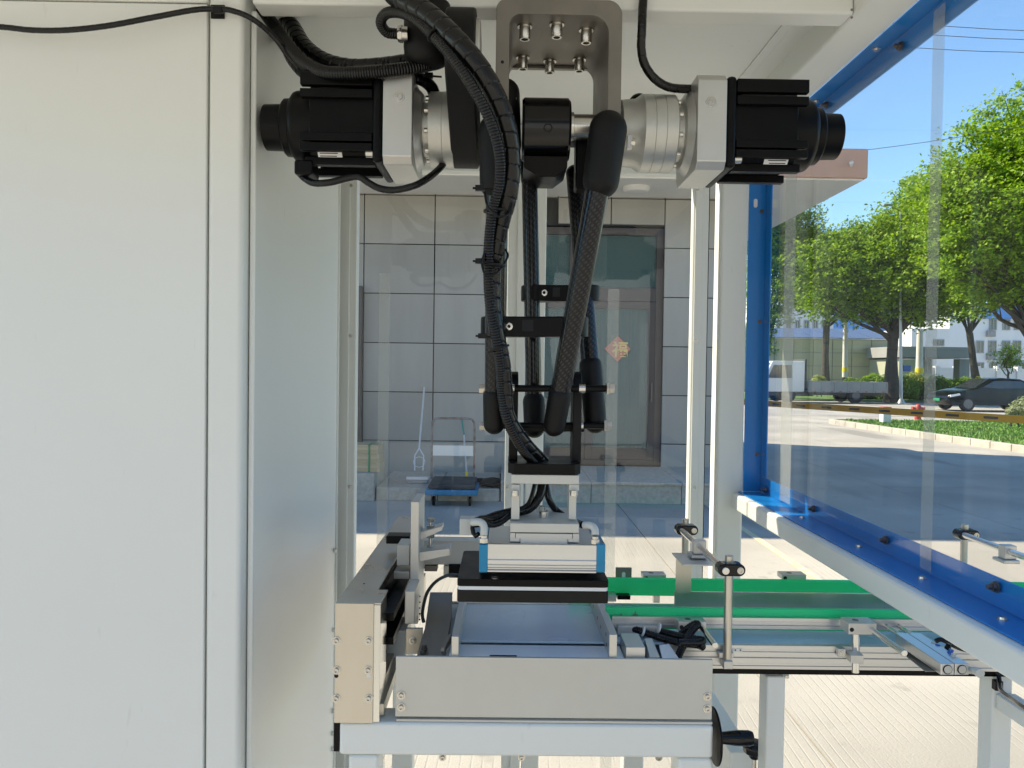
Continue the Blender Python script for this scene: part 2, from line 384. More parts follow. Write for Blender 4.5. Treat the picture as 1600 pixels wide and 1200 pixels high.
# road across the back
M['asph'] = ground_mat('pale_road', False, (.36, .345, .325))
s = MB(); s.quad((-200, 28.5, -.012), (300, 28.5, -.012), (300, 41, -.012), (-200, 41, -.012))
o = build('road', s, 'asph', smooth=False); o['kind'] = 'structure'; o['label'] = 'grey road running across behind the lawn'

# ------------------------------------------------------------------ lawn, kerb, verge
M['grass'] = pm('lawn_grass', (.085, .17, .025), .9, vs=1.2, col2=(.17, .17, .055), bump=.6, bs=40, world=True)
M['blade'] = pm('grass_blade', (.11, .24, .03), .6, var=.35, vs=2, world=True)
M['verge'] = pm('verge_grass', (.05, .12, .015), .9, vs=.8, col2=(.10, .17, .03), world=True)
kerb_line = [(10.3, 24.0), (10.25, 23.0), (10.4, 20.5), (10.6, 17.5), (10.9, 14.5), (11.4, 11.5), (12.2, 8.0)]
s = MB(); top = [(x, y) for x, y in kerb_line]
s.prism([(x, y, -.02) for x, y in top] + [(40, 8, -.02), (40, 24.3, -.02)], (0, 0, .14))
o = build('lawn', s, 'grass', smooth=False); o['kind'] = 'structure'; o['label'] = 'mown green lawn island edged by a pale kerb'
kb = bpy.data.objects.new('kerb', None); S.collection.objects.link(kb); WL[kb] = Vector((0,0,0)); kb['kind'] = 'structure'; kb['label'] = 'pale stone kerb curving round the lawn'
M['kerb'] = pm('kerb_stone', (.42, .39, .34), .85, var=.15, vs=4, bump=.5, bs=40, world=True)
kp = catmull([(x - .06, y, .06) for x, y in kerb_line], .02); kp = resample(kp, .62)
for a, b in zip(kp, kp[1:]):
    s = MB(); d = (b - a).normalized(); s.bar(a + d*.006, b - d*.006, .16, .18 + rnd.uniform(-.012, .012)); build('kerb_stone', s, 'kerb', kb, bevel=.015)
kp2 = [Vector((10.3 + .62*i, 24.12, .05)) for i in range(0, 22)]
for a, b in zip(kp2, kp2[1:]):
    s = MB(); s.bar(a + Vector((.006,0,0)), b - Vector((.006,0,0)), .14, .18); build('kerb_stone', s, 'kerb', kb, bevel=.012)
vs, fs = [], []
r2 = random.Random(3)
while len(fs) < 34000:
    y = r2.uniform(12.5, 24); x = r2.uniform(10.4, 19)
    xk = 10.6 + max(0, (17.5 - y)) * .12
    if x < xk: continue
    h = r2.uniform(.025, .075); a = r2.uniform(0, 6.28); w = .010 + .0004*y; lx, ly = r2.uniform(-.03, .03), r2.uniform(-.03, .03)
    i = len(vs); vs += [(x - w*math.cos(a), y - w*math.sin(a), .118), (x + w*math.cos(a), y + w*math.sin(a), .118), (x + lx, y + ly, .12 + h)]; fs.append((i, i+1, i+2))
me = bpy.data.meshes.new('grass_blades'); me.from_pydata(vs, [], fs); me.materials.append(M['blade'])
o = bpy.data.objects.new('grass_blades', me); S.collection.objects.link(o); o['kind'] = 'stuff'; o['label'] = 'short green grass growing on the kerbed lawn'; o['category'] = 'grass'
s = MB(); s.quad((-60, 43.0, .03), (120, 43.0, .03), (120, 56, .03), (-60, 56, .03))
o = build('verge', s, 'verge', smooth=False); o['kind'] = 'structure'; o['label'] = 'green verge beyond the road under the trees'
s = MB(); s.quad((-60, 42.9, -.01), (120, 42.9, -.01), (120, 42.98, .03), (-60, 42.98, .03))

# ================================================================== BUILDING BEHIND THE MACHINE
WY = 10.6
M['tile'] = pm('grey_stone_cladding', (.37, .355, .315), .55, var=.07, vs=2.2, stretch=(1.2, 1, .22), bump=.1, bs=60, world=True)
M['joint'] = pm('dark_joint', (.03, .03, .03), .8)
M['granite'] = pm('grey_granite', (.40, .38, .33), .75, var=.18, vs=18, bump=.4, bs=80, world=True)
M['fascia'] = pm('pinkish_render', (.56, .33, .24), .85, var=.08, vs=1.5, bump=.3, bs=60, world=True)
M['soffit'] = pm('white_soffit_render', (.80, .78, .73), .8, var=.03, vs=1.2, world=True)
M['dframe'] = pm('brown_door_frame', (.075, .058, .05), .4, var=.06, vs=6)
M['interior'] = pm('dim_teal_interior', (.06, .12, .13), .8)
M['curtain'] = pm('pale_curtain', (.38, .46, .46), .8, var=.08, vs=5)
M['curtb'] = pm('dark_blue_curtain', (.03, .07, .16), .8)
M['roofm'] = pm('flat_roof_felt', (.25, .25, .25), .9)
def tile_rand():
    n, l = M['tile'].node_tree.nodes, M['tile'].node_tree.links; b = n['Principled BSDF']; src = b.inputs['Base Color'].links[0].from_socket
    oi_ = n.new('ShaderNodeObjectInfo'); mr = n.new('ShaderNodeMapRange'); mr.inputs[3].default_value = .88; mr.inputs[4].default_value = 1.10; l.new(oi_.outputs['Random'], mr.inputs[0])
    hv = n.new('ShaderNodeHueSaturation'); l.new(mr.outputs[0], hv.inputs['Value']); l.new(src, hv.inputs['Color']); l.new(hv.outputs[0], b.inputs['Base Color'])
tile_rand()
B = thing('office_building', (0, WY, 0), 'grey stone clad office building with a wide white canopy behind the machine', 'building')
BX1 = 3.25; BX0 = -16.0; BD = 18.2; BZ = 7.0
DX0, DX1 = P(798, 500, WY).x, P(1037, 500, WY).x; DZ1 = P(918, 354, WY).z; DZ0 = .27
s = MB()
s.box((BX0, WY + .03, 0), (DX0 - .02, WY + .35, BZ)); s.box((DX1 + .02, WY + .03, 0), (BX1 - .03, WY + .35, BZ)); s.box((DX0 - .02, WY + .03, DZ1 + .02), (DX1 + .02, WY + .35, BZ))
s.box((DX0 - .02, WY + .03, 0), (DX1 + .02, WY + .35, DZ0 - .03))
s.box((BX1 - .34, WY + .351, 0), (BX1 - .03, BD, BZ)); s.box((BX0, WY + .351, 0), (BX0 + .3, BD, BZ)); s.box((BX0 + .301, BD - .3, 0), (BX1 - .341, BD, BZ))
build('wall', s, 'joint', B, smooth=False)
s = MB(); s.box((BX0 - .1, WY - .05, BZ), (BX1 + .05, BD + .1, BZ + .25)); build('roof', s, 'roofm', B, smooth=False)
rows = [P(680, y, WY).z for y in (382.5, 459.5, 536.5, 613, 689)]
zs = [rows[4] - .67, *rows[::-1], rows[0] + .67, rows[0] + 1.35, rows[0] + 2.03, rows[0] + 2.71, BZ]
zs[0] = .02
xl = [P(x, 500, WY).x for x in (568, 678, 788)]
gl = xl[1] - xl[0]
cols_l = [xl[0] - gl*5, xl[0] - gl*4, xl[0] - gl*3, xl[0] - gl*2, xl[0] - gl, *xl]
xr = [P(x, 330, WY).x for x in (788, 872, 955, 1039)]
cols_r = [*xr, xr[3] + .74, BX1 - .005]
def tile(x0, x1, z0, z1):
    if x1 - x0 < .05 or z1 - z0 < .05: return
    s = MB(); dy = rnd.uniform(-.003, .003); s.box((x0 + .008, WY + dy - .012, z0 + .007), (x1 - .008, WY + .03, z1 - .007)); build('cladding_tile', s, 'tile', B, smooth=False)
for j in range(len(zs)-1):
    z0, z1 = zs[j], zs[j+1]
    for cols in (cols_l, cols_r):
        for a, b in zip(cols, cols[1:]):
            if b <= DX0 + .03 or a >= DX1 - .03:
                tile(a, min(b, DX0 - .03) if a < DX0 < b else b, z0, z1)
            elif a < DX0 and DX0 - a > .06 and z0 < DZ1: tile(a, DX0 - .03, z0, z1)
            elif z1 > DZ1 + .1:
                tile(a, b, max(z0, DZ1 + .03), z1)
for z0, z1 in zip(zs, zs[1:]):                         # side wall tiles
    y = WY + .02
    while y < BD - .3:
        s = MB(); s.box((BX1 - .03, y + .006, z0 + .006), (BX1, y + 1.08, z1 - .006)); build('cladding_tile', s, 'tile', B, smooth=False); y += 1.09
# dark downpipe at the left
s = MB(); s.box((P(557, 500, WY).x - .35, WY - .14, .3), (P(568, 500, WY).x, WY - .013, P(560, 448, WY).z)); build('door_surround', s, 'dframe', B, bevel=.01)
# canopy
CY = 9.42; CZ0 = P(1000, 309, WY).z; CX1 = P(1357, 260, CY).x; CZ1 = P(1357, 232, CY).z
s = MB(); s.box((BX0, CY, CZ0 + .02), (CX1, WY - .014, CZ1)); s.box((BX1 + .002, WY - .0139, CZ0 + .02), (CX1, BD, CZ1))
can = build('canopy', s, 'fascia', B, bevel=.02)
s = MB(); s.box((BX0, CY + .045, CZ0), (CX1 - .045, WY - .014, CZ0 + .0199)); s.box((BX1 + .002, WY - .0139, CZ0), (CX1 - .045, BD, CZ0 + .0199)); build('soffit', s, 'soffit', can, smooth=False)
s = MB(); c = P(995, 295, 9.95); s.lathe((c.x, 10.0, CZ0), (0, 0, -1), [(0, .17), (.03, .175), (.06, .15), (.07, .1)], 28); build('ceiling_light', s, 'soffit', B)
s = MB(); c = P(1330, 259, CY); s.tube([(c.x, CY, c.z), (c.x - .03, CY - .09, c.z + .02), (c.x - .06, CY - .12, c.z)], .018, 10); build('drain_spout', s, 'white', B)
# door
door = bpy.data.objects.new('door', None); S.collection.objects.link(door); WL[door] = Vector((DX0, WY, DZ0)); door.parent = B; door.location = WL[door] - WL[B]
fy0, fy1 = WY + .06, WY + .14; fw = .10
TZ0, TZ1 = P(960, 470, WY).z, P(960, 449, WY).z       # transom bar
s = MB()
s.box((DX0, fy0, DZ0), (DX0 + fw, fy1, DZ1)); s.box((DX1 - fw, fy0, DZ0), (DX1, fy1, DZ1)); s.box((DX0 + fw, fy0, DZ1 - .10), (DX1 - fw, fy1, DZ1)); s.box((DX0 + fw, fy0, TZ0), (DX1 - fw, fy1, TZ1))
s.box((DX0 + fw, fy0, DZ0), (DX1 - fw, fy1, DZ0 + .07))
mx = P(896, 400, WY).x; s.box((mx - .04, fy0, TZ1), (mx + .04, fy1, DZ1 - .10))
build('door_frame', s, 'dframe', door, bevel=.006)
lx = (DX0 + DX1) / 2
for a, b in ((DX0 + fw, lx - .003), (lx + .003, DX1 - fw)):
    s = MB(); w = .09; s.box((a, fy0 + .01, DZ0 + .075), (a + w, fy1 - .01, TZ0 - .004)); s.box((b - w, fy0 + .01, DZ0 + .075), (b, fy1 - .01, TZ0 - .004))
    s.box((a + w, fy0 + .01, DZ0 + .075), (b - w, fy1 - .01, DZ0 + .075 + .16)); s.box((a + w, fy0 + .01, TZ0 - .10), (b - w, fy1 - .01, TZ0 - .004)); build('door_leaf', s, 'dframe', door, bevel=.005)
    s = MB(); s.box((a + w, fy0 + .045, DZ0 + .235), (b - w, fy0 + .053, TZ0 - .10)); build('pane', s, 'dglass', door, smooth=False)
    hx = (b - .045) if a < lx - .5 else (b - .045)
    s = MB(); s.tube([(hx, fy0 - .035, 1.15), (hx, fy0 - .035, 1.42)], .012, 10); s.tube([(hx, fy0 + .01, 1.18), (hx, fy0 - .035, 1.18)], .008, 8); s.tube([(hx, fy0 + .01, 1.39), (hx, fy0 - .035, 1.39)], .008, 8); build('handle', s, 'dscrew', door)
for a, b in ((DX0 + fw, mx - .04), (mx + .04, DX1 - fw)):
    s = MB(); s.box((a, fy0 + .045, TZ1), (b, fy0 + .053, DZ1 - .10)); build('pane', s, 'dglass', door, smooth=False)
# room behind the glass: floor, back wall, curtains
s = MB(); s.box((DX0 - .6, WY + 2.8, 0.2), (DX1 + .6, WY + 2.9, 4.2)); s.box((DX0 - .65, WY + .36, 0.2), (DX0 - .6, WY + 2.9, 4.2)); s.box((DX1 + .33, WY + .36, .2), (DX1 + .38, WY + 2.9, 4.2)); s.box((DX0 - .6, WY + .36, .15), (DX1 + .33, WY + 2.8, .2)); s.box((DX0 - .6, WY + .36, 4.2), (DX1 + .33, WY + 2.8, 4.25))
build('room', s, 'interior', B, smooth=False)
for x0, x1, mt in ((930, 985, 'curtain'), (868, 884, 'curtain'), (1000, 1012, 'curtb'), (986, 998, 'curtain')):
    a, b = P(x0, 500, WY + .5).x, P(x1, 500, WY + .5).x; s = MB(); nn = max(8, int((b-a)/.02)); pts = [(a + (b-a)*k/nn, WY + .5 + .03*math.sin(k*1.1)) for k in range(nn+1)]
    for p, q_ in zip(pts, pts[1:]): s.quad((*p, .3), (*q_, .3), (*q_, TZ1), (*p, TZ1))
    build('curtain', s, mt, B)
# red poster with the character for good fortune, hung as a diamond
M['red'] = pm('red_paper', (.62, .20, .13), .6, var=.05, vs=6); M['gold'] = pm('gold_print', (.80, .60, .22), .5)
c = P(965, 545, fy0 + .03); hr = R(20.5, WY)
post = MB(); post.box((-hr*.707, -.001, -hr*.707), (hr*.707, .001, hr*.707)); me = post.mesh('poster', 'red', smooth=False)
me.transform(Matrix.Rotation(PI/4, 4, 'Y')); pr = add('poster', me, None, (c.x, fy0 + .035, c.z)); tag(pr, 'small red diamond paper with a gold character stuck on the glass door', 'poster')
tc = bpy.data.curves.new('fu', 'FONT'); tc.body = '\u798f'; tc.size = hr*1.25; tc.align_x = 'CENTER'; tc.align_y = 'CENTER'; tc.extrude = .0006; tc.offset = .004
to = bpy.data.objects.new('character', tc); S.collection.objects.link(to)
dg = bpy.context.evaluated_depsgraph_get(); me = bpy.data.meshes.new_from_object(to.evaluated_get(dg)); bpy.data.objects.remove(to)
me.materials.clear(); me.materials.append(M['gold']); me.transform(Matrix.Rotation(PI/2, 4, 'X'))
cc = sum((v.co for v in me.vertices), Vector()) / max(1, len(me.vertices)); me.transform(Matrix.Translation(-cc))
add('character', me, pr, (c.x, fy0 + .0325, c.z))
# granite platforms
st = thing('granite_platform', (1.5, 9.6, 0), 'wide grey granite platform in front of the glass door', 'platform')
px0 = P(782, 770, 9.1).x; y0 = 9.12; n = 3; w = (3.2 - px0) / n
for i in range(n):
    s = MB(); s.box((px0 + i*w + .003, y0, 0), (px0 + (i+1)*w - .003, y0 + .25, .225)); build('stone', s, 'granite', st, bevel=.006)
    s = MB(); s.box((px0 + i*w + .002, y0 - .03, .2255), (px0 + (i+1)*w - .002, WY - .014, .262)); build('paving_stone', s, 'granite', st, bevel=.006)
st = thing('granite_step', (-1.2, 9.5, 0), 'low grey granite step running left of the door platform', 'step')
a, b = P(586, 775, 9.1).x, px0 - .01; n = 2
for i in range(n):
    w = (b-a)/n; s = MB(); s.box((a + i*w + .003, y0 + .02, 0), (a + (i+1)*w - .003, WY - .014, .155)); build('stone', s, 'granite', st, bevel=.008)
st = tag(build('granite_block', MB().box((a - 1.6, y0 - .05, 0), (a - .01, y0 + .7, .33)), 'granite', bevel=.01), 'raised grey granite block under the strapped timber', 'block')
# strapped timber
M['timber'] = pm('pale_timber', (.52, .42, .26), .7, vs=3, col2=(.40, .31, .18), stretch=(.4, 6, 14)); M['strap'] = pm('green_strap', (.01, .22, .10), .4)
tb = thing('timber_bundle', (-1.9, 9.3, .33), 'bundle of pale timber boards tied with a green strap', 'timber')
x0, x1 = P(540, 715, 9.2).x, P(594, 715, 9.2).x; z0 = .331; z1 = P(575, 695, 9.2).z
for i in range(3):
    zz0 = z0 + (z1-z0)*i/3; s = MB(); s.box((x0, 9.18, zz0 + .001), (x1 - .01*i, 9.55, zz0 + (z1-z0)/3 - .001)); build('board', s, 'timber', tb, bevel=.004)
sx = P(577, 700, 9.18).x; s = MB(); s.box((sx - .012, 9.174, z0), (sx + .012, 9.179, z1 + .003)); s.box((sx - .012, 9.174, z1), (sx + .012, 9.56, z1 + .004)); build('strap', s, 'strap', tb)
# mop leaning on the wall
M['mopw'] = pm('white_mop_metal', (.72, .73, .73), .3, .3); M['mopg'] = pm('grey_sponge', (.33, .33, .31), .9); M['teal'] = pm('teal_grip', (.02, .30, .26), .4); M['yel'] = pm('yellow_plastic', (.75, .55, .03), .4)
mp_ = thing('sponge_mop', (P(652, 745, 9.5).x, 9.5, .155), 'white sponge mop leaning upright against the cladding', 'mop')
t0, t1 = P(663, 605, WY - .04), P(655, 700, 9.7)
s = MB(); s.tube([t0, t1], .012, 10); build('handle', s, 'mopw', mp_)
b0 = P(653, 738, 9.55)
s = MB(); s.tube([t1, P(648, 712, 9.65), P(648, 735, 9.55)], .008, 8); s.tube([t1, P(662, 712, 9.65), P(661, 735, 9.55)], .008, 8)
s.tube([P(655+9*math.cos(t), 722 + 8*math.sin(t), 9.62) for t in [k*PI/8 for k in range(17)]], .005, 6); build('squeeze_lever', s, 'mopw', mp_)
s = MB(); s.box((P(635, 742, 9.5).x, 9.47, .2), (P(670, 742, 9.5).x, 9.56, .235)); build('mop_bracket', s, 'mopw', mp_, bevel=.006)
s = MB(); s.box((P(636, 745, 9.5).x, 9.46, .157), (P(669, 745, 9.5).x, 9.57, .199)); build('sponge', s, 'mopg', mp_, bevel=.01)
# broom
br = thing('broom', (P(728, 742, 9.4).x, 9.4, .16), 'thin broom with blue and white stick leaning behind the trolley', 'broom')
s = MB(); s.tube([P(721, 655, WY - .03), P(725, 680, 10.2)], .013, 10); build('grip', s, 'teal', br)
s = MB(); s.tube([P(725, 680, 10.2), P(729, 737, 9.5)], .011, 10); build('stick', s, 'mopw', br)
s = MB(); s.tube([P(729, 737, 9.5), P(729.5, 745, 9.45)], .016, 10); build('collar', s, 'yel', br)
s = MB(); c = P(729.5, 748, 9.44); s.box((c.x - .02, 9.40, .16), (c.x + .30, 9.46, .24)); build('bristles', s, 'rubber', br, bevel=.01)
# platform trolley
M['tblue'] = pm('blue_trolley_paint', (.03, .20, .36), .45, var=.15, vs=8); M['rust'] = pm('rusty_tube', (.14, .07, .045), .7, vs=12, col2=(.30, .29, .27)); M['deck'] = pm('worn_black_deck', (.05, .05, .05), .7, var=.4, vs=7)
TY = 8.75; tr = thing('platform_trolley', (P(704, 780, TY).x, TY, 0), 'blue platform trolley with a rusty push frame by the wall', 'trolley')
x0, x1 = P(664, 775, TY).x, P(746, 775, TY).x; dz = P(704, 774, TY).z; dz1 = P(704, 766, TY).z
s = MB(); s.box((x0, TY, dz), (x1, TY + .75, dz1)); build('platform', s, 'tblue', tr, bevel=.008)
s = MB(); s.box((x0 + .03, TY + .03, dz1 + .0005), (x1 - .03, TY + .72, dz1 + .06)); build('deck_mat', s, 'deck', tr, bevel=.02)
hy = TY + .70; zt = P(708, 654, hy).z; xa, xb = P(675, 700, hy).x, P(741, 700, hy).x
s = MB(); s.tube(catmull([(xa, hy, dz1 + .02), (xa, hy, zt - .12), (xa + .02, hy, zt - .03), (xa + .08, hy, zt), (xb - .08, hy, zt), (xb - .02, hy, zt - .03), (xb, hy, zt - .12), (xb, hy, dz1 + .02)], .02), .014, 10); build('push_frame', s, 'rust', tr)
s = MB(); s.box((xa + .012, hy - .006, P(700, 712, hy).z), (xb - .012, hy + .004, P(700, 696, hy).z)); build('cross_plate', s, 'galv', tr)
for xx in (x0 + .09, x1 - .09):
    for yy in (TY + .1, TY + .62):
        s = MB(); s.lathe((xx - .016, yy, .055), (1, 0, 0), [(0, .045), (.004, .054), (.028, .054), (.032, .045)], 20); w_ = build('wheel', s, 'rubber', tr)
        s = MB(); s.box((xx - .028, yy - .02, .05), (xx - .020, yy + .02, dz)); s.box((xx + .020, yy - .02, .05), (xx + .028, yy + .02, dz)); s.box((xx - .028, yy - .035, dz - .008), (xx + .028, yy + .035, dz - .0005)); build('caster_fork', s, 'dscrew', tr)
s = MB(); c = P(768, 757, 9.3); s.lathe((c.x, 9.3, .158), (0, 0, 1), [(0, .05), (.02, .13), (.05, .15), (.09, .11), (.11, .03)], 14)
o = tag(build('plastic_bag', s, 'rubber'), 'small black bag lying on the low granite step', 'bag')
for v in o.data.vertices: v.co += Vector((rnd.uniform(-.012, .012), rnd.uniform(-.012, .012), rnd.uniform(-.006, .006)))

# ================================================================== FAR SIDE: BOUNDARY BUILDINGS, TREES, TRAFFIC
def far_box(px0, py0, px1, py1, Y, depth): 
    a, b = P(px0, py0, Y), P(px1, py1, Y); return (a.x, Y, a.z), (b.x, Y + depth, b.z)
M['beige'] = pm('beige_panel', (.42, .43, .33), .5, var=.05, vs=.4, world=True); M['wwall'] = pm('white_render', (.72, .73, .74), .7, var=.04, vs=.3, world=True)
M['bclad'] = pm('bright_blue_cladding', (.07, .26, .62), .4, var=.06, vs=.3, world=True); M['solar'] = pm('blue_grey_roof_panel', (.10, .14, .24), .25, spec=.7)
M['win'] = pm('dark_window', (.045, .06, .065), .12, spec=.8); M['wframe'] = pm('grey_window_frame', (.30, .31, .32), .5); M['gcon'] = pm('grey_render', (.30, .30, .30), .7, var=.05, vs=.5, world=True)
# beige panelled building with a roof of solar panels
BY = 60; t = thing('panelled_building', (P(1280, 600, BY).x, BY, 0), 'long low building of beige square panels under sloping blue roof panels', 'building')
a, b = P(1150, 528, BY), P(1392, 528, BY); rz = a.z
s = MB(); s.box((a.x, BY + .06, 0), (b.x, BY + 12, rz)); build('wall', s, 'gcon', t, smooth=False)
nc, nr = 8, 4; cw = (b.x - a.x) / nc; rh = rz / nr
pn = MB(); pn.box((.03, 0, .03), (cw - .03, .06, rh - .03)); pme = pn.mesh('panel', 'beige', smooth=False)
for i in range(nc):
    for j in range(nr): inst('panel', pme, t, (a.x + i*cw, BY, j*rh))
sp = MB(); L = 3.0; sp.prism([(.03, 0, 0), (cw - .05, 0, 0), (cw - .05 - .9, 2.4, .85), (.03 - .9, 2.4, .85)], (0, 0, .06)); sme = sp.mesh('roof_panel', 'solar', smooth=False)
for i in range(nc): inst('roof_panel', sme, t, (a.x + i*cw, BY - .3, rz + .05))
s = MB(); s.box((a.x, BY - .25, rz + .001), (b.x, BY + 2.2, rz + .045)); build('roof_beam', s, 'wwall', t, smooth=False)
def windows(parent, Y, rects, frame='wframe'):
    for (x0, y0, x1, y1) in rects:
        A, Bq = P(x0, y0, Y), P(x1, y1, Y); f = .09
        s = MB(); s.box((A.x, Y - .06, A.z), (A.x + f, Y + .05, Bq.z)); s.box((Bq.x - f, Y - .06, A.z), (Bq.x, Y + .05, Bq.z)); s.box((A.x + f, Y - .06, A.z), (Bq.x - f, Y + .05, A.z - f)); s.box((A.x + f, Y - .06, Bq.z + f), (Bq.x - f, Y + .05, Bq.z)); m_ = (A.x + Bq.x)/2; s.box((m_ - .04, Y - .05, Bq.z + f), (m_ + .04, Y + .04, A.z - f))
        w_ = build('window', s, frame, parent, smooth=False)
        s = MB(); s.box((A.x + f, Y - .02, Bq.z + f), (Bq.x - f, Y - .01, A.z - f)); build('pane', s, 'win', w_, smooth=False)
# white building with blue roof band on the right
BY = 82; t = thing('windowed_building', (P(1560, 600, BY).x, BY, 0), 'white building with rows of windows and a blue roof band', 'building')
a, b = P(1484, 497, BY), P(1760, 497, BY)
s = MB(); s.box((a.x, BY + .05, 0), (b.x, BY + 14, a.z)); build('wall', s, 'wwall', t, smooth=False)
s = MB(); r0 = P(1545, 474, BY); s.box((P(1535, 474, BY).x, BY - .4, a.z), (b.x, BY + 14.4, r0.z)); build('roof', s, 'bclad', t, smooth=False)
s = MB(); s.box((a.x - .1, BY - .1, a.z), (P(1535, 474, BY).x - .01, BY + 14, a.z + 1.3)); build('parapet', s, 'wwall', t, smooth=False)
wr = []
for x0 in (1546, 1567, 1585, 1605, 1626, 1647): wr.append((x0, 498, x0 + 11, 516))
for x0 in (1525, 1544.5, 1566, 1583, 1604, 1625): wr.append((x0, 532, x0 + 12, 552))
for x0 in (1525, 1546, 1567, 1590, 1610): wr.append((x0, 566, x0 + 12, 580))
windows(t, BY, wr)
for x, y in ((1545, 521), (1545, 557)):
    A = P(x, y, BY); s = MB(); s.box((A.x - .3, BY - .35, A.z - .35), (A.x + .55, BY + .04, A.z + .3)); s.lathe((A.x + .1, BY - .36, A.z), (0, -1, 0), [(0, .26), (.03, .24)], 16); build('air_conditioner', s, 'gcon', t, bevel=.02)
# tall blue building and white stepped block behind the trees
BY = 95; t = thing('blue_factory', (P(1330, 520, BY).x, BY, 0), 'tall bright blue clad factory hall behind the trees', 'building')
A, Bq = far_box(1275, 455, 1418, 620, BY, 20); s = MB(); s.box(A, (Bq[0], Bq[1], 0)); build('wall', s, 'bclad', t, smooth=False)
wx = A[0]; k = 0
while wx < Bq[0]:
    s = MB(); s.box((wx, BY - .12, .5), (wx + .14, BY - .001, A[2] - .3)); build('seam_rib', s, 'bclad', t, smooth=False); wx += 1.6
s = MB(); A2, B2 = far_box(1190, 462, 1274, 620, BY + 3, 18); s.box(A2, (B2[0], B2[1], 0)); build('annex', s, 'wwall', t, smooth=False)
BY = 74; t = thing('white_factory', (P(1240, 520, BY).x, BY, 0), 'long white factory block with a sloping eave above the blue roof panels', 'building')
A, Bq = far_box(1212, 487, 1300, 600, BY, 10); s = MB(); s.prism([(A[0], BY, 0), (Bq[0], BY, 0), (Bq[0], BY, A[2] + .9), (A[0], BY, A[2])], (0, 10, 0)); build('wall', s, 'wwall', t, smooth=False)
windows(t, BY - .01, [(1228 + 14*i, 500, 1236 + 14*i, 514) for i in range(5)])
BY = 70; t = thing('corner_block', (P(1440, 540, BY).x, BY, 0), 'plain white corner block left of the windowed building', 'building')
A, Bq = far_box(1425, 513, 1481, 620, BY, 9); s = MB(); s.box(A, (Bq[0], Bq[1], 0)); build('wall', s, 'wwall', t, smooth=False)
windows(t, BY - .01, [(1458, 530, 1475, 541)])
# gatehouse
BY = 55; t = thing('gatehouse', (P(1450, 600, BY).x, BY, 0), 'grey gatehouse with a long flat canopy on posts', 'gatehouse')
A, Bq = far_box(1405, 541, 1522, 560, BY, 6); s = MB(); s.box(A, Bq); build('roof', s, 'gcon', t, bevel=.03)
A, Bq = far_box(1405, 561, 1456, 610, BY + .5, 5); s = MB(); s.box(A, (Bq[0], Bq[1], 0)); build('wall', s, 'beige', t, smooth=False)
A, Bq = far_box(1500, 561, 1514, 610, BY + .4, .8); s = MB(); s.box(A, (Bq[0], Bq[1], 0)); build('post', s, 'gcon', t, smooth=False)
windows(t, BY + .49, [(1442, 560, 1455, 584)])
A, Bq = far_box(1412, 571, 1423, 580, BY + .4, .08); s = MB(); s.box(A, Bq); build('notice', s, 'bluep', t, smooth=False)
BY = 62; t = thing('boundary_wall', (P(1560, 600, BY).x, BY, 0), 'white boundary wall with a row of pillars behind the small tree', 'wall')
A, Bq = far_box(1457, 574, 1720, 610, BY, .25); s = MB(); s.box(A, (Bq[0], Bq[1], 0)); build('wall_panel', s, 'wwall', t, smooth=False)
for x in range(1462, 1720, 32):
    A, Bq = far_box(x, 572, x + 6, 610, BY - .15, .5); s = MB(); s.box(A, (Bq[0], Bq[1], 0)); build('pillar', s, 'wwall', t, smooth=False)

# ------------------------------------------------------------------ trees
M['bark'] = pm('tree_bark', (.055, .045, .036), .9, var=.3, vs=5, bump=.8, bs=20)
def leaf_mat(name, col, col2):
    m = bpy.data.materials.new(name); m.use_nodes = True; n, l = m.node_tree.nodes, m.node_tree.links; n.clear()
    o = n.new('ShaderNodeOutputMaterial'); b = n.new('ShaderNodeBsdfPrincipled'); tr = n.new('ShaderNodeBsdfTranslucent'); mx = n.new('ShaderNodeMixShader'); mx.inputs[0].default_value = .38
    b.inputs['Roughness'].default_value = .5; b.inputs['Specular IOR Level'].default_value = .3
    g = n.new('ShaderNodeNewGeometry'); c = n.new('ShaderNodeMix'); c.data_type = 'RGBA'; c.inputs[6].default_value = (*col, 1); c.inputs[7].default_value = (*col2, 1)
    l.new(g.outputs['Random Per Island'], c.inputs[0]); l.new(c.outputs[2], b.inputs['Base Color'])
    hs = n.new('ShaderNodeHueSaturation'); hs.inputs['Value'].default_value = 1.5; hs.inputs['Saturation'].default_value = 1.05; l.new(c.outputs[2], hs.inputs['Color']); l.new(hs.outputs[0], tr.inputs[0])
    l.new(b.outputs[0], mx.inputs[1]); l.new(tr.outputs[0], mx.inputs[2]); l.new(mx.outputs[0], o.inputs[0]); return m
M['leaf'] = leaf_mat('camphor_leaf', (.08, .18, .012), (.27, .40, .035)); M['leafd'] = leaf_mat('dark_leaf', (.05, .12, .012), (.15, .26, .025))
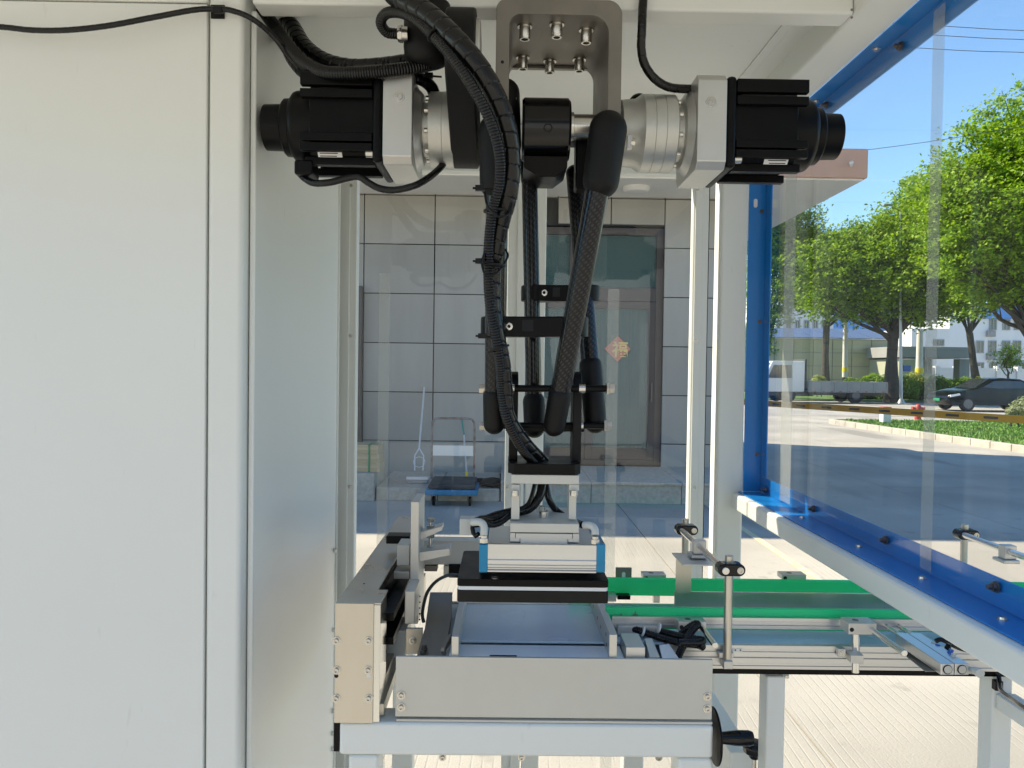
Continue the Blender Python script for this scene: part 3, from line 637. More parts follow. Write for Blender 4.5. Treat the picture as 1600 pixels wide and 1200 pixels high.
def tree(px, pyb, Y, crowns, label, name='broadleaf_tree', trunk_r=.28, leaf='leaf', lsize=.20, dens=1.0, fork=None, seed=1, group='trees along the road', cat='tree'):
    """crowns: list of (px, py, dY, radius m) blobs filled with leaf clumps; branches run from the fork to clumps"""
    r = random.Random(seed); base = P(px, pyb, Y); base.z = 0.02
    t = thing(name, base, label, cat, group)
    fk = P(*fork, Y) if fork else Vector((base.x, Y, base.z + 3))
    mb = MB(); mb.tube(catmull([base, base.lerp(fk, .5) + Vector((r.uniform(-.1, .1), 0, 0)), fk], .3), lambda i, tt: trunk_r * (1.25 - .5*min(1, i/8)), 12)
    V, Fc = [], []
    for (cx, cy, dY, rad) in crowns:
        c = P(cx, cy, Y + dY)
        mid = fk.lerp(c, .55) + Vector((r.uniform(-.4, .4), r.uniform(-.4, .4), -.3))
        mb.tube(catmull([fk + Vector((r.uniform(-.12,.12), r.uniform(-.1,.1), r.uniform(-.5,.2))), mid + Vector((r.uniform(-.3,.3), 0, r.uniform(-.2,.2))), c], .4), lambda i, tt: max(.03, trunk_r*.34*(1 - i*.06)), 7)
        n = int(40 * rad * rad * dens)
        for k in range(n):
            u = Vector((r.gauss(0, 1), r.gauss(0, 1), r.gauss(0, 1))).normalized(); rr = rad * (r.random() ** .42) * (1 + .18*math.sin(7*u.x + seed) * math.cos(6*u.z))
            q0 = c + Vector((u.x*rr, u.y*rr, u.z*rr*.82))
            if k % 9 == 0: mb.tube([mid.lerp(c, r.random()), q0], [.035, .012], 5)
            cs = r.uniform(.30, .62)
            for j in range(r.randint(16, 30)):
                v = Vector((r.gauss(0, 1), r.gauss(0, 1), r.gauss(0, .55))) * cs * .55; p = q0 + v
                nr_ = Vector((r.gauss(-.25, .8), r.gauss(0, .8), 1)).normalized(); a = nr_.orthogonal().normalized(); a.rotate(Matrix.Rotation(r.uniform(0, 6.28), 3, nr_)); bb = nr_.cross(a)
                L = lsize * r.uniform(.7, 1.3); w = L * .36; i = len(V)
                V += [p - a*L*.5, p + bb*w*.8 , p + a*L*.5 - nr_*L*.12, p - bb*w*.8]; Fc.append((i, i+1, i+2, i+3))
    build('trunk', mb, 'bark', t)
    me = bpy.data.meshes.new('crown'); me.from_pydata(V, [], Fc); me.materials.append(M[leaf]); add('crown', me, t, None)
    return t
tree(1393, 622, 42, [(1340, 425, 0, 2.6), (1395, 388, 1, 2.9), (1440, 430, -1.5, 2.6), (1428, 345, 1.5, 2.0), (1465, 350, -1.5, 3.0), (1325, 450, 0, 1.7), (1305, 398, 1, 1.9), (1465, 475, -1, 1.7), (1348, 385, 1, 1.6), (1290, 470, 0, 1.3), (1350, 465, .5, 2.0), (1425, 480, .8, 1.7), (1485, 430, -1, 2.0), (1285, 420, .5, 2.2), (1395, 430, 1.2, 2.6), (1465, 305, 1, 2.1)],
     'big forked camphor tree standing behind the parked lorry', trunk_r=.36, fork=(1396, 520), seed=4)
tree(1640, 625, 36, [(1560, 250, 0, 2.7), (1600, 200, 0, 2.4), (1530, 330, -1, 2.7), (1590, 350, 0, 3.0), (1500, 400, -1, 1.8), (1560, 420, 0, 2.2), (1660, 300, 0, 3.0), (1540, 460, 0, 1.3), (1490, 290, 0, 1.7), (1620, 440, 0, 1.6), (1510, 350, 0, 2.2), (1560, 380, -1, 2.2), (1590, 280, -1, 2.6), (1600, 420, .5, 2.2)],
     'tall sunlit tree at the right edge with a leaning limb above the blue roof', trunk_r=.32, fork=(1612, 520), seed=9)
tree(1192, 620, 46, [(1215, 400, 0, 2.6), (1200, 470, 0, 2.2), (1235, 350, 0, 2.1), (1180, 340, 0, 2.6), (1255, 395, 1, 2.0), (1180, 530, 0, 1.3)],
     'leafy tree half hidden behind the blue window frame', trunk_r=.3, fork=(1197, 540), seed=12)
tree(1290, 615, 54, [(1270, 405, 0, 2.9), (1300, 430, 0, 2.9), (1330, 402, 1, 2.6), (1265, 440, 0, 2.4), (1390, 420, 1, 3.2), (1455, 345, 1, 2.8)],
     'dark tree with dense foliage behind the roadside pole', leaf='leafd', trunk_r=.3, fork=(1292, 500), seed=21)
tree(1530, 612, 48, [(1500, 455, 0, 2.2), (1470, 400, 0, 2.6), (1530, 400, 0, 2.5), (1570, 300, 2, 3.0), (1500, 330, 1, 3.0), (1555, 440, 0, 1.5)],
     'dark leafy tree in front of the windowed building', leaf='leafd', trunk_r=.26, fork=(1515, 520), seed=25)
tree(1576, 600, 50, [(1572, 560, 0, .85), (1584, 566, 0, .6), (1578, 551, 0, .6)], 'small round tree before the white boundary wall', name='small_tree', trunk_r=.06, fork=(1576, 582), lsize=.12, dens=1.8, seed=31, group=None)
def bush(name, blobs, Y, label, leaf='leaf', seed=1, lsize=.07, cat='bush', group=None):
    r = random.Random(seed); V, Fc = [], []; b0 = P(blobs[0][0], blobs[0][1], Y)
    t = thing(name, (b0.x, Y, 0.03), label, cat, group)
    mb = MB()
    for cx, cy, rad in blobs:
        c = P(cx, cy, Y); mb.tube([(c.x, Y, .03), c], [.03, .012], 6)
        for k in range(int(1500*rad*min(1.5, rad)+500)):
            u = Vector((r.gauss(0, 1), r.gauss(0, 1), r.gauss(0, 1))).normalized() * rad * r.uniform(.6, 1.05); p = c + u
            if p.z < .03: continue
            nr_ = (u.normalized() + Vector((r.gauss(0, .5), r.gauss(0, .5), .4))).normalized(); a = nr_.orthogonal().normalized(); a.rotate(Matrix.Rotation(r.uniform(0, 6.28), 3, nr_)); bb = nr_.cross(a)
            L = lsize * r.uniform(.7, 1.4); i = len(V); V += [p - a*L*.5, p + bb*L*.35, p + a*L*.5, p - bb*L*.35]; Fc.append((i, i+1, i+2, i+3))
    build('stem', mb, 'bark', t); me = bpy.data.meshes.new('foliage'); me.from_pydata(V, [], Fc); me.materials.append(M[leaf]); add('foliage', me, t, None)
M['leafy'] = leaf_mat('yellow_green_leaf', (.20, .26, .04), (.32, .36, .09)); M['leafp'] = leaf_mat('pale_shrub_leaf', (.16, .20, .09), (.36, .38, .22))
bush('clipped_shrub', [(1592, 640, .27), (1602, 634, .30), (1580, 644, .16), (1612, 642, .3)], 21.5, 'pale clipped shrub growing on the lawn at the right edge', 'leafp', 3, .05)
hv = [(1412, 603), (1428, 598), (1446, 606), (1462, 602), (1478, 607), (1400, 610), (1385, 602), (1495, 606), (1510, 604), (1530, 606), (1330, 606), (1350, 606)]
HVL = ['low green bush just right of the lamp post', 'yellow-green bush left of the whitewashed pole', 'green bush right of the whitewashed pole', 'dark bush under the gatehouse canopy', 'green bush under the right end of the gatehouse canopy', 'yellow-green bush touching the lamp post foot', 'green bush hugging the forked trunk', 'dark bush right above the car bonnet', 'green bush above the car windscreen', 'yellow-green bush behind the car roof', 'green bush behind the middle of the lorry bed', 'dark bush behind the tail of the lorry bed']
for i, (x, y) in enumerate(hv):
    bush('hedge_bush', [(x, y, .65), (x + 10, y + 5, .6), (x - 9, y + 6, .55)], 45.5 + .9*(i % 3), HVL[i], ['leaf', 'leafy', 'leaf', 'leafd'][i % 4], 40 + i, .13, 'bush', 'bushes planted along the verge beyond the road')
bush('yellow_bush', [(1277, 594, .35), (1284, 595, .3)], 49, 'small bright yellow-green bush above the lorry bed', 'leafy', 60, .1)
bush('round_bush', [(1366, 594, .5), (1356, 596, .4), (1374, 597, .4)], 49.5, 'rounded bush between the roadside pole and the forked trunk', 'leaf', 61, .1)

# ------------------------------------------------------------------ poles, lamps, wires
M['pole'] = pm('whitewashed_pole', (.60, .58, .53), .8, var=.08, vs=2); M['lampm'] = pm('galvanised_lamp_post', (.45, .46, .47), .4, .5)
def pole(px, pt, pb, Y, r0, label, arm=False, name='utility_pole', cat='pole', mat='pole', bands=True):
    a, b = P(px, pb, Y), P(px + 1.5, pt, Y); a.z = 0.02; t = thing(name, a, label, cat); s = MB(); s.tube([a, b], [r0, r0*.7], 16); build('shaft', s, mat, t)
    if bands:
        for k in range(3):
            s = MB(); z = .4 + k*.62; s.tube([(a.x, Y, z), (a.x, Y, z + .3)], r0*1.04, 16); build('band', s, 'dark' if k % 2 else 'yel', t)
    if arm:
        c = P(px + 14, 498, Y); s = MB(); s.box((c.x - 1.0, Y - .3, c.z), (c.x + .9, Y + .3, c.z + .12)); s.bar((a.x, Y, c.z + .05), (c.x - .9, Y, c.z + .05), .1, .1); build('platform', s, 'dscrew', t)
        for k in range(3):
            s = MB(); s.tube([(c.x - .7 + .6*k, Y, c.z + .12), (c.x - .7 + .6*k, Y, c.z + .6)], .17, 10); build('transformer', s, 'gcon', t, bevel=.03)
    return t
pole(1320, 478, 600, 47, .17, 'white utility pole with a transformer platform behind the lorry bed', arm=True)
pole(1436, 516, 605, 47, .24, 'thick whitewashed pole right of the forked tree')
lp = thing('lamp_post', (P(1408, 626, 41).x, 41, 0), 'thin grey lamp post beside the forked tree trunk', 'lamp post'); s = MB(); a = P(1408, 626, 41); b = P(1407, 500, 41); b2 = P(1407, 330, 41); s.tube([(a.x, 41, 0), b, b2], [.09, .07, .05], 12); build('shaft', s, 'lampm', lp)
s = MB(); s.tube([b2, b2 + Vector((-.7, -.3, .25))], .03, 8); s.box((b2.x - 1.1, 40.55, b2.z + .2), (b2.x - .6, 40.8, b2.z + .3)); build('lantern', s, 'lampm', lp, bevel=.02)
s = MB(); s.tube([(a.x, 41, 0), (a.x, 41, .25)], [.2, .1], 12); build('base', s, 'lampm', lp)
M['wire'] = pm('dark_wire', (.05, .05, .06), .6)
for i, (x0, y0, x1, y1, lab) in enumerate(((1462, 40, 1640, 50, 'uppermost'), (1446, 54, 1640, 64, 'middle'), (1418, 74, 1640, 84, 'lowest'))):
    a, b = P(x0 - 900, y0 - 60, 30), P(x1 + 500, y1 + 30, 30); m0 = P(x0, y0, 30); m1 = P(x1, y1, 30)
    s = MB(); s.tube(catmull([a, m0, m1, b], 1.0), .012, 6)
    tag(build('power_line', s, 'wire'), 'thin dark overhead wire crossing the blue sky, %s of three' % lab, 'wire', 'overhead wires crossing the sky')
s = MB(); s.tube(catmull([P(1320, 236, 33), P(1365, 233, 33), P(1500, 214, 33), P(1700, 180, 33)], 1.0), .012, 6); tag(build('slack_cable', s, 'wire'), 'thin slack cable rising from the canopy corner to the tall tree', 'wire')

# ------------------------------------------------------------------ boom barrier, bollard, hydrant
M['boom'] = pm('orange_yellow_boom', (.72, .33, .02), .45, var=.05, vs=4); M['boomd'] = pm('dark_boom_sleeve', (.06, .06, .06), .5)
t = thing('boom_barrier', (16, 4, 0), 'orange boom barrier arm with short dark markings across the yard', 'barrier')
p0, p1 = P(1150, 627.5, 15.6), P(1700, 662, 10.0); s = MB(); s.bar(p0, p1, .045, .11); build('boom', s, 'boom', t, bevel=.006)
dv = (p1 - p0)
for k in range(-1, 12):
    u = .065 + k*.0905
    if u < 0 or u > .97: continue
    a = p0 + dv*u; b = p0 + dv*(u + .032); s = MB(); s.bar(a, b, .052, .035); build('marking', s, 'boomd', t)
s = MB(); s.box((p1.x - .2, p1.y - .3, 0), (p1.x + .25, p1.y + .1, 1.15)); build('housing', s, 'boom', t, bevel=.03)
M['redp'] = pm('red_paint', (.42, .05, .04), .5, var=.1, vs=6)
Yb = 22.8; a = P(1383, 662, Yb); t = thing('bollard', (a.x, Yb, 0), 'short square white post with a red cap by the kerb', 'bollard'); w = .12
s = MB(); s.box((a.x - w, Yb - w, 0), (a.x + w, Yb + w, .46)); build('post', s, 'wwall', t, bevel=.01); s = MB(); s.box((a.x - w - .01, Yb - w - .01, .46), (a.x + w + .01, Yb + w + .01, .6)); build('cap', s, 'redp', t, bevel=.02)
Yb = 24.6; a = P(1434, 658, Yb); t = thing('fire_hydrant', (a.x, Yb, 0), 'faded red fire hydrant standing behind the lawn', 'hydrant'); s = MB(); s.lathe((a.x, Yb, 0), (0, 0, 1), [(0, .15), (.05, .15), (.06, .10), (.38, .10), (.40, .13), (.44, .13), (.45, .11), (.54, .10), (.60, .06), (.62, .03)], 20); build('barrel', s, 'redp', t)
for sx in (-1, 1):
    s = MB(); s.lathe((a.x + sx*.08, Yb, .48), (sx, 0, 0), [(0, .05), (.08, .05), (.09, .065), (.12, .065)], 14); build('outlet', s, 'redp', t)

# ------------------------------------------------------------------ lorry
M['cabw'] = pm('white_cab_paint', (.62, .64, .65), .3, coat=.4, var=.05, vs=1); M['bed'] = pm('grey_lorry_bed', (.24, .26, .26), .5, var=.1, vs=2); M['tyre'] = pm('tyre_rubber', (.02, .02, .02), .8)
M['rim'] = pm('dull_rim', (.14, .14, .145), .5, .4); M['light'] = pm('red_lens', (.5, .03, .02), .2)
LY = 40.0; x0 = P(1190, 600, LY).x; x1 = P(1387, 600, LY).x; t = thing('flatbed_lorry', (x0 + 3, LY, 0), 'white flatbed lorry with a grey dropside bed parked facing left', 'lorry')
cabx = P(1262, 600, LY).x; zt = P(1240, 564, LY).z; zb = .55
s = MB(); s.prism([(x0, LY, zb), (cabx - .15, LY, zb), (cabx - .15, LY, zt), (x0 + .55, LY, zt), (x0 + .12, LY, zt - .95)], (0, 2.0, 0)); cab = build('cab', s, 'cabw', t, bevel=.06)
s = MB(); s.prism([(x0 + .32, LY - .012, zt - .9), (cabx - .85, LY - .012, zt - .9), (cabx - .85, LY - .012, zt - .22), (x0 + .62, LY - .012, zt - .22)], (0, .02, 0)); build('side_window', s, 'cglass', cab)
s = MB(); s.prism([(x0 + .095, LY + .12, zt - .92), (x0 + .095, LY + 1.88, zt - .92), (x0 + .50, LY + 1.8, zt - .12), (x0 + .50, LY + .2, zt - .12)], (-.02, 0, .008)); build('windscreen', s, 'cglass', cab)
s = MB(); s.box((x0 - .08, LY + .02, .35), (x0 + .3, LY + 1.98, .62)); build('bumper', s, 'boomd', t, bevel=.03)
s = MB(); s.box((x0 - .03, LY + .1, .7), (x0 + .0, LY + .4, .88)); build('headlight', s, 'label', t, bevel=.01)
s = MB(); s.box((x0 - .02, LY - .25, zt - .9), (x0 + .1, LY - .12, zt - .45)); build('wing_mirror', s, 'boomd', t, bevel=.02)
s = MB(); s.box((cabx - .12, LY + .1, .7), (cabx - .02, LY + 1.9, zt + .1)); build('headboard', s, 'boomd', t, bevel=.02)
bz0, bz1 = P(1300, 613, LY).z, P(1300, 596, LY).z
s = MB(); s.box((cabx, LY - .05, bz0), (x1, LY, bz1)); s.box((cabx, LY + 2.05, bz0), (x1, LY + 2.1, bz1)); s.box((x1 - .05, LY + .001, bz0), (x1, LY + 2.049, bz1)); s.box((cabx, LY + .001, bz0), (x1 - .051, LY + 2.049, bz0 + .1)); bed = build('bed', s, 'bed', t, bevel=.008)
for k in range(7):
    xx = cabx + .02 + (x1 - cabx - .1)*k/6; s = MB(); s.box((xx, LY - .075, bz0 - .02), (xx + .06, LY - .051, bz1)); build('bed_stake', s, 'bed', bed)
for k in range(9):
    xx = cabx + .3 + (x1 - cabx - .6)*k/8; s = MB(); s.box((xx, LY - .06, bz0 + .03), (xx + .12, LY - .0515, bz0 + .07)); build('reflector', s, 'light', bed)
s = MB(); s.box((x0 + .4, LY + .6, .5), (x1 - .2, LY + .75, .72)); s.box((x0 + .4, LY + 1.3, .5), (x1 - .2, LY + 1.45, .72)); s.box((cabx + .9, LY + .15, .42), (cabx + 1.6, LY + .55, .75)); s.box((x0 + .15, LY + .2, .34), (cabx + .4, LY + 1.8, .54)); s.box((cabx - .1, LY + .3, .40), (x1 - .15, LY + 1.8, bz0 - .012)); s.box((cabx + .5, LY + .02, .45), (cabx + 1.3, LY + .28, .82)); s.box((cabx + 1.5, LY + .02, .5), (cabx + 2.0, LY + .26, .8)); build('chassis_undershade', s, 'boomd', t)  # rails, tanks, and dark underbody boxes standing in for shade below the bed
for wx in (P(1232, 620, LY).x, P(1338, 620, LY).x):
    for wy in (LY + .02, LY + 1.75):
        s = MB(); s.lathe((wx, wy, .40), (0, 1, 0), [(0, .28), (.02, .38), (.06, .41), (.20, .41), (.24, .38), (.25, .28)], 28); w_ = build('wheel', s, 'tyre', t)
        s = MB(); s.lathe((wx, wy - .004, .40), (0, 1, 0), [(0, .10), (.0, .20), (.02, .24)], 20); build('rim', s, 'rim', w_)
# ------------------------------------------------------------------ black car
M['carp'] = pm('black_car_paint', (.002, .0025, .0035), .25, coat=.25, spec=.2)
CYc = 33.0; x0 = P(1481, 620, CYc).x; cl = 4.7; t = thing('parked_car', (x0 + 2.3, CYc, 0), 'dark black saloon car parked behind the lawn facing left', 'car')
side = [(0, .42), (.02, .62), (.12, .74), (.9, .93), (1.25, .98), (1.9, 1.38), (2.5, 1.47), (3.3, 1.43), (4.0, 1.12), (4.55, 1.05), (4.68, .9), (4.7, .45), (4.6, .28), (.1, .26)]
s = MB(); W2 = 1.8; prof = [(-.0, .10), (.03, 0)]
def carshell(inset, d):
    return [Vector((x0 + x, CYc + d, z)) for x, z in side]
secs = []
for d, hz, in_ in ((0.06, .92, .06), (0.0, 1.0, 0)): pass
body = MB(); rings = []
for d, sc in ((0, .80), (.05, .93), (.16, .985), (.4, 1.0), (1.4, 1.0), (1.64, .985), (1.75, .93), (1.8, .80)):
    ring = []
    for x, z in side:
        zz = z
        if z > .95: zz = .95 + (z - .95) * sc
        inn = 0
        yy = d
        if z > 1.0: yy = .9 + (d - .9) * (1 - (z - 1.0) * .45)
        ring.append(body.b.verts.new((x0 + x + (0 if .3 < x < 4.4 else (1 - sc) * (.5 if x < 1 else -.5)), CYc + yy, zz)))
    rings.append(ring)
for a_, b_ in zip(rings, rings[1:]):
    for k in range(len(side)): body.b.faces.new((a_[k], a_[(k+1) % len(side)], b_[(k+1) % len(side)], b_[k]))
body.b.faces.new(rings[0][::-1]); body.b.faces.new(rings[-1])
cb = build('body', body, 'carp', t, bevel=.03, ang=50)
s = MB(); s.prism([(x0 + 1.42, CYc + .055, .99), (x0 + 3.75, CYc + .055, 1.03), (x0 + 3.2, CYc + .10, 1.34), (x0 + 2.05, CYc + .10, 1.33)], (0, -.03, 0)); build('side_window', s, 'cglass', cb)
s = MB(); s.prism([(x0 + .10, CYc - .004, .60), (x0 + .55, CYc - .012, .70), (x0 + .50, CYc - .012, .78), (x0 + .12, CYc - .004, .70)], (0, .05, 0)); build('headlight', s, 'label', cb)
s = MB(); s.prism([(x0 + 1.28, CYc + .2, .985), (x0 + 1.28, CYc + 1.6, .985), (x0 + 1.90, CYc + 1.5, 1.385), (x0 + 1.90, CYc + .3, 1.385)], (-.02, 0, .02)); build('windscreen', s, 'cglass', cb)
s = MB(); s.box((x0 - .02, CYc + .6, .42), (x0 - .005, CYc + 1.1, .54)); build('number_plate', s, 'strap', t)
for wx in (.88, 3.72):
    for wy in (-.02, 1.6):
        s = MB(); s.lathe((x0 + wx, CYc + wy, .32), (0, 1, 0), [(0, .22), (.01, .30), (.04, .325), (.18, .325), (.21, .30), (.22, .22)], 26); w_ = build('wheel', s, 'tyre', t)
        s = MB(); s.lathe((x0 + wx, CYc + wy - .005, .32), (0, 1, 0), [(0, .05), (.0, .2), (.015, .22)], 20); build('rim', s, 'rim', w_)

# unseen hall added to block sky light and darken the reflections
WH = thing('unseen_blocker_hall', (0, -12, 0), 'plain grey hall added out of view to block sky light and fill reflections', 'building')
s = MB(); s.box((-22, -20, 0), (24, -12, 8.6)); build('wall', s, 'gcon', WH, smooth=False)
for i in range(7):
    x = -19 + i*6.2; s = MB(); s.box((x, -11.98, .02), (x + 3.4, -11.94, 3.6)); build('roller_door', s, 'wwall', WH, smooth=False)
    s = MB(); s.box((x, -11.98, 4.6), (x + 3.4, -11.95, 6.0)); build('window', s, 'win', WH, smooth=False)
# ================================================================== MACHINE ENCLOSURE
D1, D2, YR = 1.30, 2.09, 1.36            # near column, rear door plane, robot axis
XL = P(388, 600, D1).x; XR = .70         # inner face of left cabinet, plane of the right-hand window
ENC = thing('machine_enclosure', (.1, 1.7, 0), 'white painted machine enclosure with closed cabinet side, roof and clear rear doors', 'machine')
xs0 = P(322, 600, D1).x
s = MB(); s.box((-1.25, D1, .12), (xs0 - .0018, D1 + .02, P(200, 4, D1).z)); build('front_panel', s, 'whitep', ENC, bevel=.0022, seg=3)
s = MB(); s.box((xs0, D1 + .001, 0), (XL - .012, D1 + .06, 2.285)); build('corner_post', s, 'white', ENC, bevel=.009, seg=4)
s = MB(); s.box((-1.25, D1 - .002, P(200, 4, D1).z + .002), (xs0 - .0005, D1 + .05, 2.285)); build('top_rail', s, 'white', ENC, bevel=.004)
s = MB(); s.box((XL - .03, D1 + .061, .1), (XL - .0105, D1 + .075, 2.2)); build('gasket', s, 'white', ENC)
YE = 1.98
s = MB(); s.box((XL - .0100, D1 + .03, .1), (XL, YE, 2.205)); build('side_panel', s, 'whitep', ENC, bevel=.003)
s = MB(); s.box((XL - .020, YE + .0005, 0), (XL + .004, YE + .006, 2.2)); build('panel_flange', s, 'white', ENC, bevel=.001)
for py in (857, 980, 1105, 1140, 1164):
    p = P(521, py, YE); s = MB(); s.lathe((XL + .0005, YE - .02, p.z), (1, 0, 0), [(0, .006), (.006, .006), (.0065, .004)], 14); build('panel_bolt', s, 'screw', ENC)
s = MB(); s.box((-1.25, D2, .1), (XL - .04, D2 + .02, 2.29)); build('back_panel', s, 'whitep', ENC)
s = MB(); s.box((-1.25, D1 + .06, .1), (-1.23, D2, 2.29)); build('outer_panel', s, 'whitep', ENC)
# beams: roof side beam, cross beam, rear header
zB = 2.205
xi = P(1335, 25, 1.303).x
s = MB(); s.box((xi, .74, zB), (.6645, D2 + .075, zB + .08)); build('roof_side_beam', s, 'white', ENC, bevel=.006, seg=3)
s = MB(); s.box((XL + .0005, 1.303, zB - .0006), (xi - .0008, 1.353, zB + .08)); build('cross_beam', s, 'white', ENC, bevel=.005, seg=3)
s = MB(); s.box((-.30, .3, zB - .0), (-.22, 1.302, zB + .08)); s = None
hz = P(760, 268, D2).z
s = MB(); s.box((XL - .04, D2 + .001, hz), (P(1123, 290, D2).x - .001, D2 + .05, zB + .055)); build('rear_header', s, 'white', ENC, bevel=.004)
# roof sheets with a lap seam
xseam = P(1246, 46, 1.4).x; xseam = (1246 - 790) / F * 1.385 + .012
zc = zB + .055
s = MB(); s.box((-1.25, .74, zc + .003), (xseam, D2 + .08, zc + .006)); build('roof_sheet', s, 'galv', ENC, smooth=False)
s = MB(); s.box((xseam - .02, .74, zc), (xseam - .0, D2 + .0, zc + .0025)); build('roof_lap', s, 'galv', ENC, smooth=False)
s = MB(); s.box((xseam + .0015, .74, zc + .001), (.70, D2 + .08, zc + .006)); build('roof_sheet', s, 'galv', ENC, smooth=False)
p = P(1331, 15, 1.303)
for py in (15, 27):
    p = P(1331, py, 1.302); s = MB(); s.lathe((p.x, 1.3025, p.z), (0, -1, 0), [(0, .0022), (.001, .0018)], 10); build('paint_chip', s, 'rust', ENC)
# rear posts and stiles
xa, xb = P(1123, 600, D2).x, P(1164, 600, D2).x
s = MB(); s.box((xa, D2, 0), (xb, D2 + .075, zB - .001)); build('rear_post', s, 'white', ENC, bevel=.006, seg=3)
s = MB(); s.box((XL - .10, D2 + .0, 0), (XL - .041, D2 + .075, zB - .001)); build('rear_post', s, 'white', ENC, bevel=.006, seg=3)
def stile(x0, x1, split=None):
    a, b = P(x0, 560, D2 + .01).x, P(x1, 560, D2 + .01).x
    s = MB(); s.box((a, D2 + .012, .36), (b, D2 + .045, hz - .002)); o = build('door_stile', s, 'white', ENC, bevel=.0035, seg=3)
    if split:
        c = P(split, 560, D2 + .01).x; s = MB(); s.box((a + .004 if c - a > (b-a)/2 else c, D2 + .006, .36), (c if c - a > (b-a)/2 else b - .004, D2 + .0118, hz - .003)); build('stile_cover', s, 'white', ENC, bevel=.0015)
stile(508, 556, 545); stile(791, 821, 806); stile(823.5, 851); stile(1080, 1104, 1094)
s = MB(); s.box((P(1105, 560, D2).x, D2 + .03, .3), (P(1109, 560, D2).x, D2 + .04, hz)); build('door_gasket', s, 'dark', ENC)
for (px, py) in ((548, 289), (547, 525), (546, 761), (843, 290), (793.5, 762), (1091, 295), (1088, 533), (1086, 762), (839, 520)):
    p = P(px, py, D2); inst('screw', SCREWS, ENC, (p.x, D2 + .0062 if px not in (843, 793.5, 839) else D2 + .0118, p.z), q((0, -1, 0)))
for x0, x1 in ((556, 791), (851, 1080)):
    a, b = P(x0, 560, D2 + .02).x, P(x1, 560, D2 + .02).x
    s = MB(); s.box((a - .004, D2 + .0255, .42), (b + .004, D2 + .0305, hz + .01)); build('door_pane', s, 'rpane', ENC, smooth=False)
    s = MB(); s.box((a + .001, D2 + .012, .36), (b - .001, D2 + .045, .415)); build('door_rail', s, 'white', ENC, bevel=.003)
for x0, x1 in ((589, 606), (950, 968)):                  # left band paints a pale reflection on the pane, right is protective film
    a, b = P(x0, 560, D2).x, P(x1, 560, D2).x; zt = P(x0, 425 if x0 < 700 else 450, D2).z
    s = MB(); s.box((a, D2 + .0240, .45), (b, D2 + .0246, zt)); build('film_reflection_band', s, 'strip', ENC, smooth=False)

# ================================================================== RIGHT-HAND GUARD WINDOW
GW = thing('guard_window', (XR, 1.3, 1.2), 'large clear side window in a blue angle frame between white painted beams', 'window')
zt_, zb_ = 1.2675, 1.224
s = MB(); s.box((.624, .74, zb_), (.70, D2 + .035, zt_)); build('lower_beam', s, 'white', GW, bevel=.006, seg=4)
s = MB(); s.box((.64, .74, zt_ + .0005), (XR + .003, D2 + .0, zt_ + .0035)); build('sill_angle', s, 'blue', GW, bevel=.0008)
s = MB(); s.box((XR, .74, zt_ + .004), (XR + .003, D2 + .0, zt_ + .046)); build('angle_flange', s, 'blue', GW, bevel=.0008)
s = MB(); s.box((.6655, .74, zB + .0005), (XR + .003, D2 + .0, zB + .0035)); build('head_angle', s, 'blue', GW, bevel=.0008)
s = MB(); s.box((XR, .74, zB - .043), (XR + .003, D2 + .0, zB)); build('angle_flange', s, 'blue', GW, bevel=.0008)
s = MB(); s.box((xb + .0005, D2 - .003, zt_ + .004), (XR + .003, D2 + .0005, zB)); build('jamb_angle', s, 'blue', GW, bevel=.0008)
s = MB(); s.box((XR, D2 - .045, zt_ + .047), (XR + .003, D2 - .0035, zB - .044)); build('angle_flange', s, 'blue', GW, bevel=.0008)
s = MB(); s.box((.665, .74, 2.2850), (.70, D2, 2.29)); build('roof_edge', s, 'white', GW)
s = MB(); s.box((XR - .0045, .74, zt_ + .006), (XR - .001, D2 - .004, zB - .002)); build('pane', s, 'acryl', GW, smooth=False)
for px0, px1 in ((1226, 1243), (1452, 1470)):            # pale bands painted in for white parts reflected in this pane
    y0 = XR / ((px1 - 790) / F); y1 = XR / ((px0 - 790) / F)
    s = MB(); s.box((XR - .0052, y0, zt_ + .01), (XR - .0048, y1, zB - .01)); build('film_reflection_band', s, 'strip', GW, smooth=False)
def at_x(px, py, X):                                     # photograph point on the plane X
    d = CR @ Vector(((px - 800) / F, (600 - py) / F, -1.0)); t = X / d.x; return Vector((X, d.y * t, H + d.z * t))
for px, py in ((1196, 765), (1271, 795), (1384, 844), (1556, 917), (1407, 72), (1291, 164)):
    p = at_x(px, py, XR - .005); s = MB(); s.lathe(p, (-1, 0, 0), [(-.001, .008), (.0015, .008), (.0016, .006), (.006, .006), (.0061, .0035), (.012, .0035)], 14); build('window_bolt', s, 'dscrew', GW)
for px, py in ((1188, 330), (1184, 503), (1180, 710)):
    p = P(px, py, D2 - .003); inst('window_bolt', SCREWD, GW, (XR - .012, D2 - .0035, p.z))
for yy in (1.72, 1.44, 1.22, 1.02):
    s = MB(); s.lathe((.672, yy, zt_ + .0036), (0, 0, 1), [(0, .0075), (.001, .0075), (.0011, .0055), (.004, .005)], 14); build('sill_screw', s, 'screw', GW)
    s = MB(); s.lathe((.683, yy, zB), (0, 0, -1), [(0, .0075), (.001, .0075), (.0011, .0055), (.004, .005)], 14); build('head_screw', s, 'screw', GW)
s = MB(); s.stadium((P(1180, 318, D2).x, D2 - .0036, P(1180, 314, D2).z), (P(1180, 318, D2).x, D2 - .0036, P(1180, 322, D2).z), .005, (0, 1, 0), .001); build('slot', s, 'label', GW)

# ================================================================== ROBOT
AX = P(870, 207, YR).z                                   # height of the shoulder axis
RB = thing('delta_robot', (.07, YR, 2.205), 'black carbon-rod picking robot with two horizontal servo motors under the cross beam', 'robot')
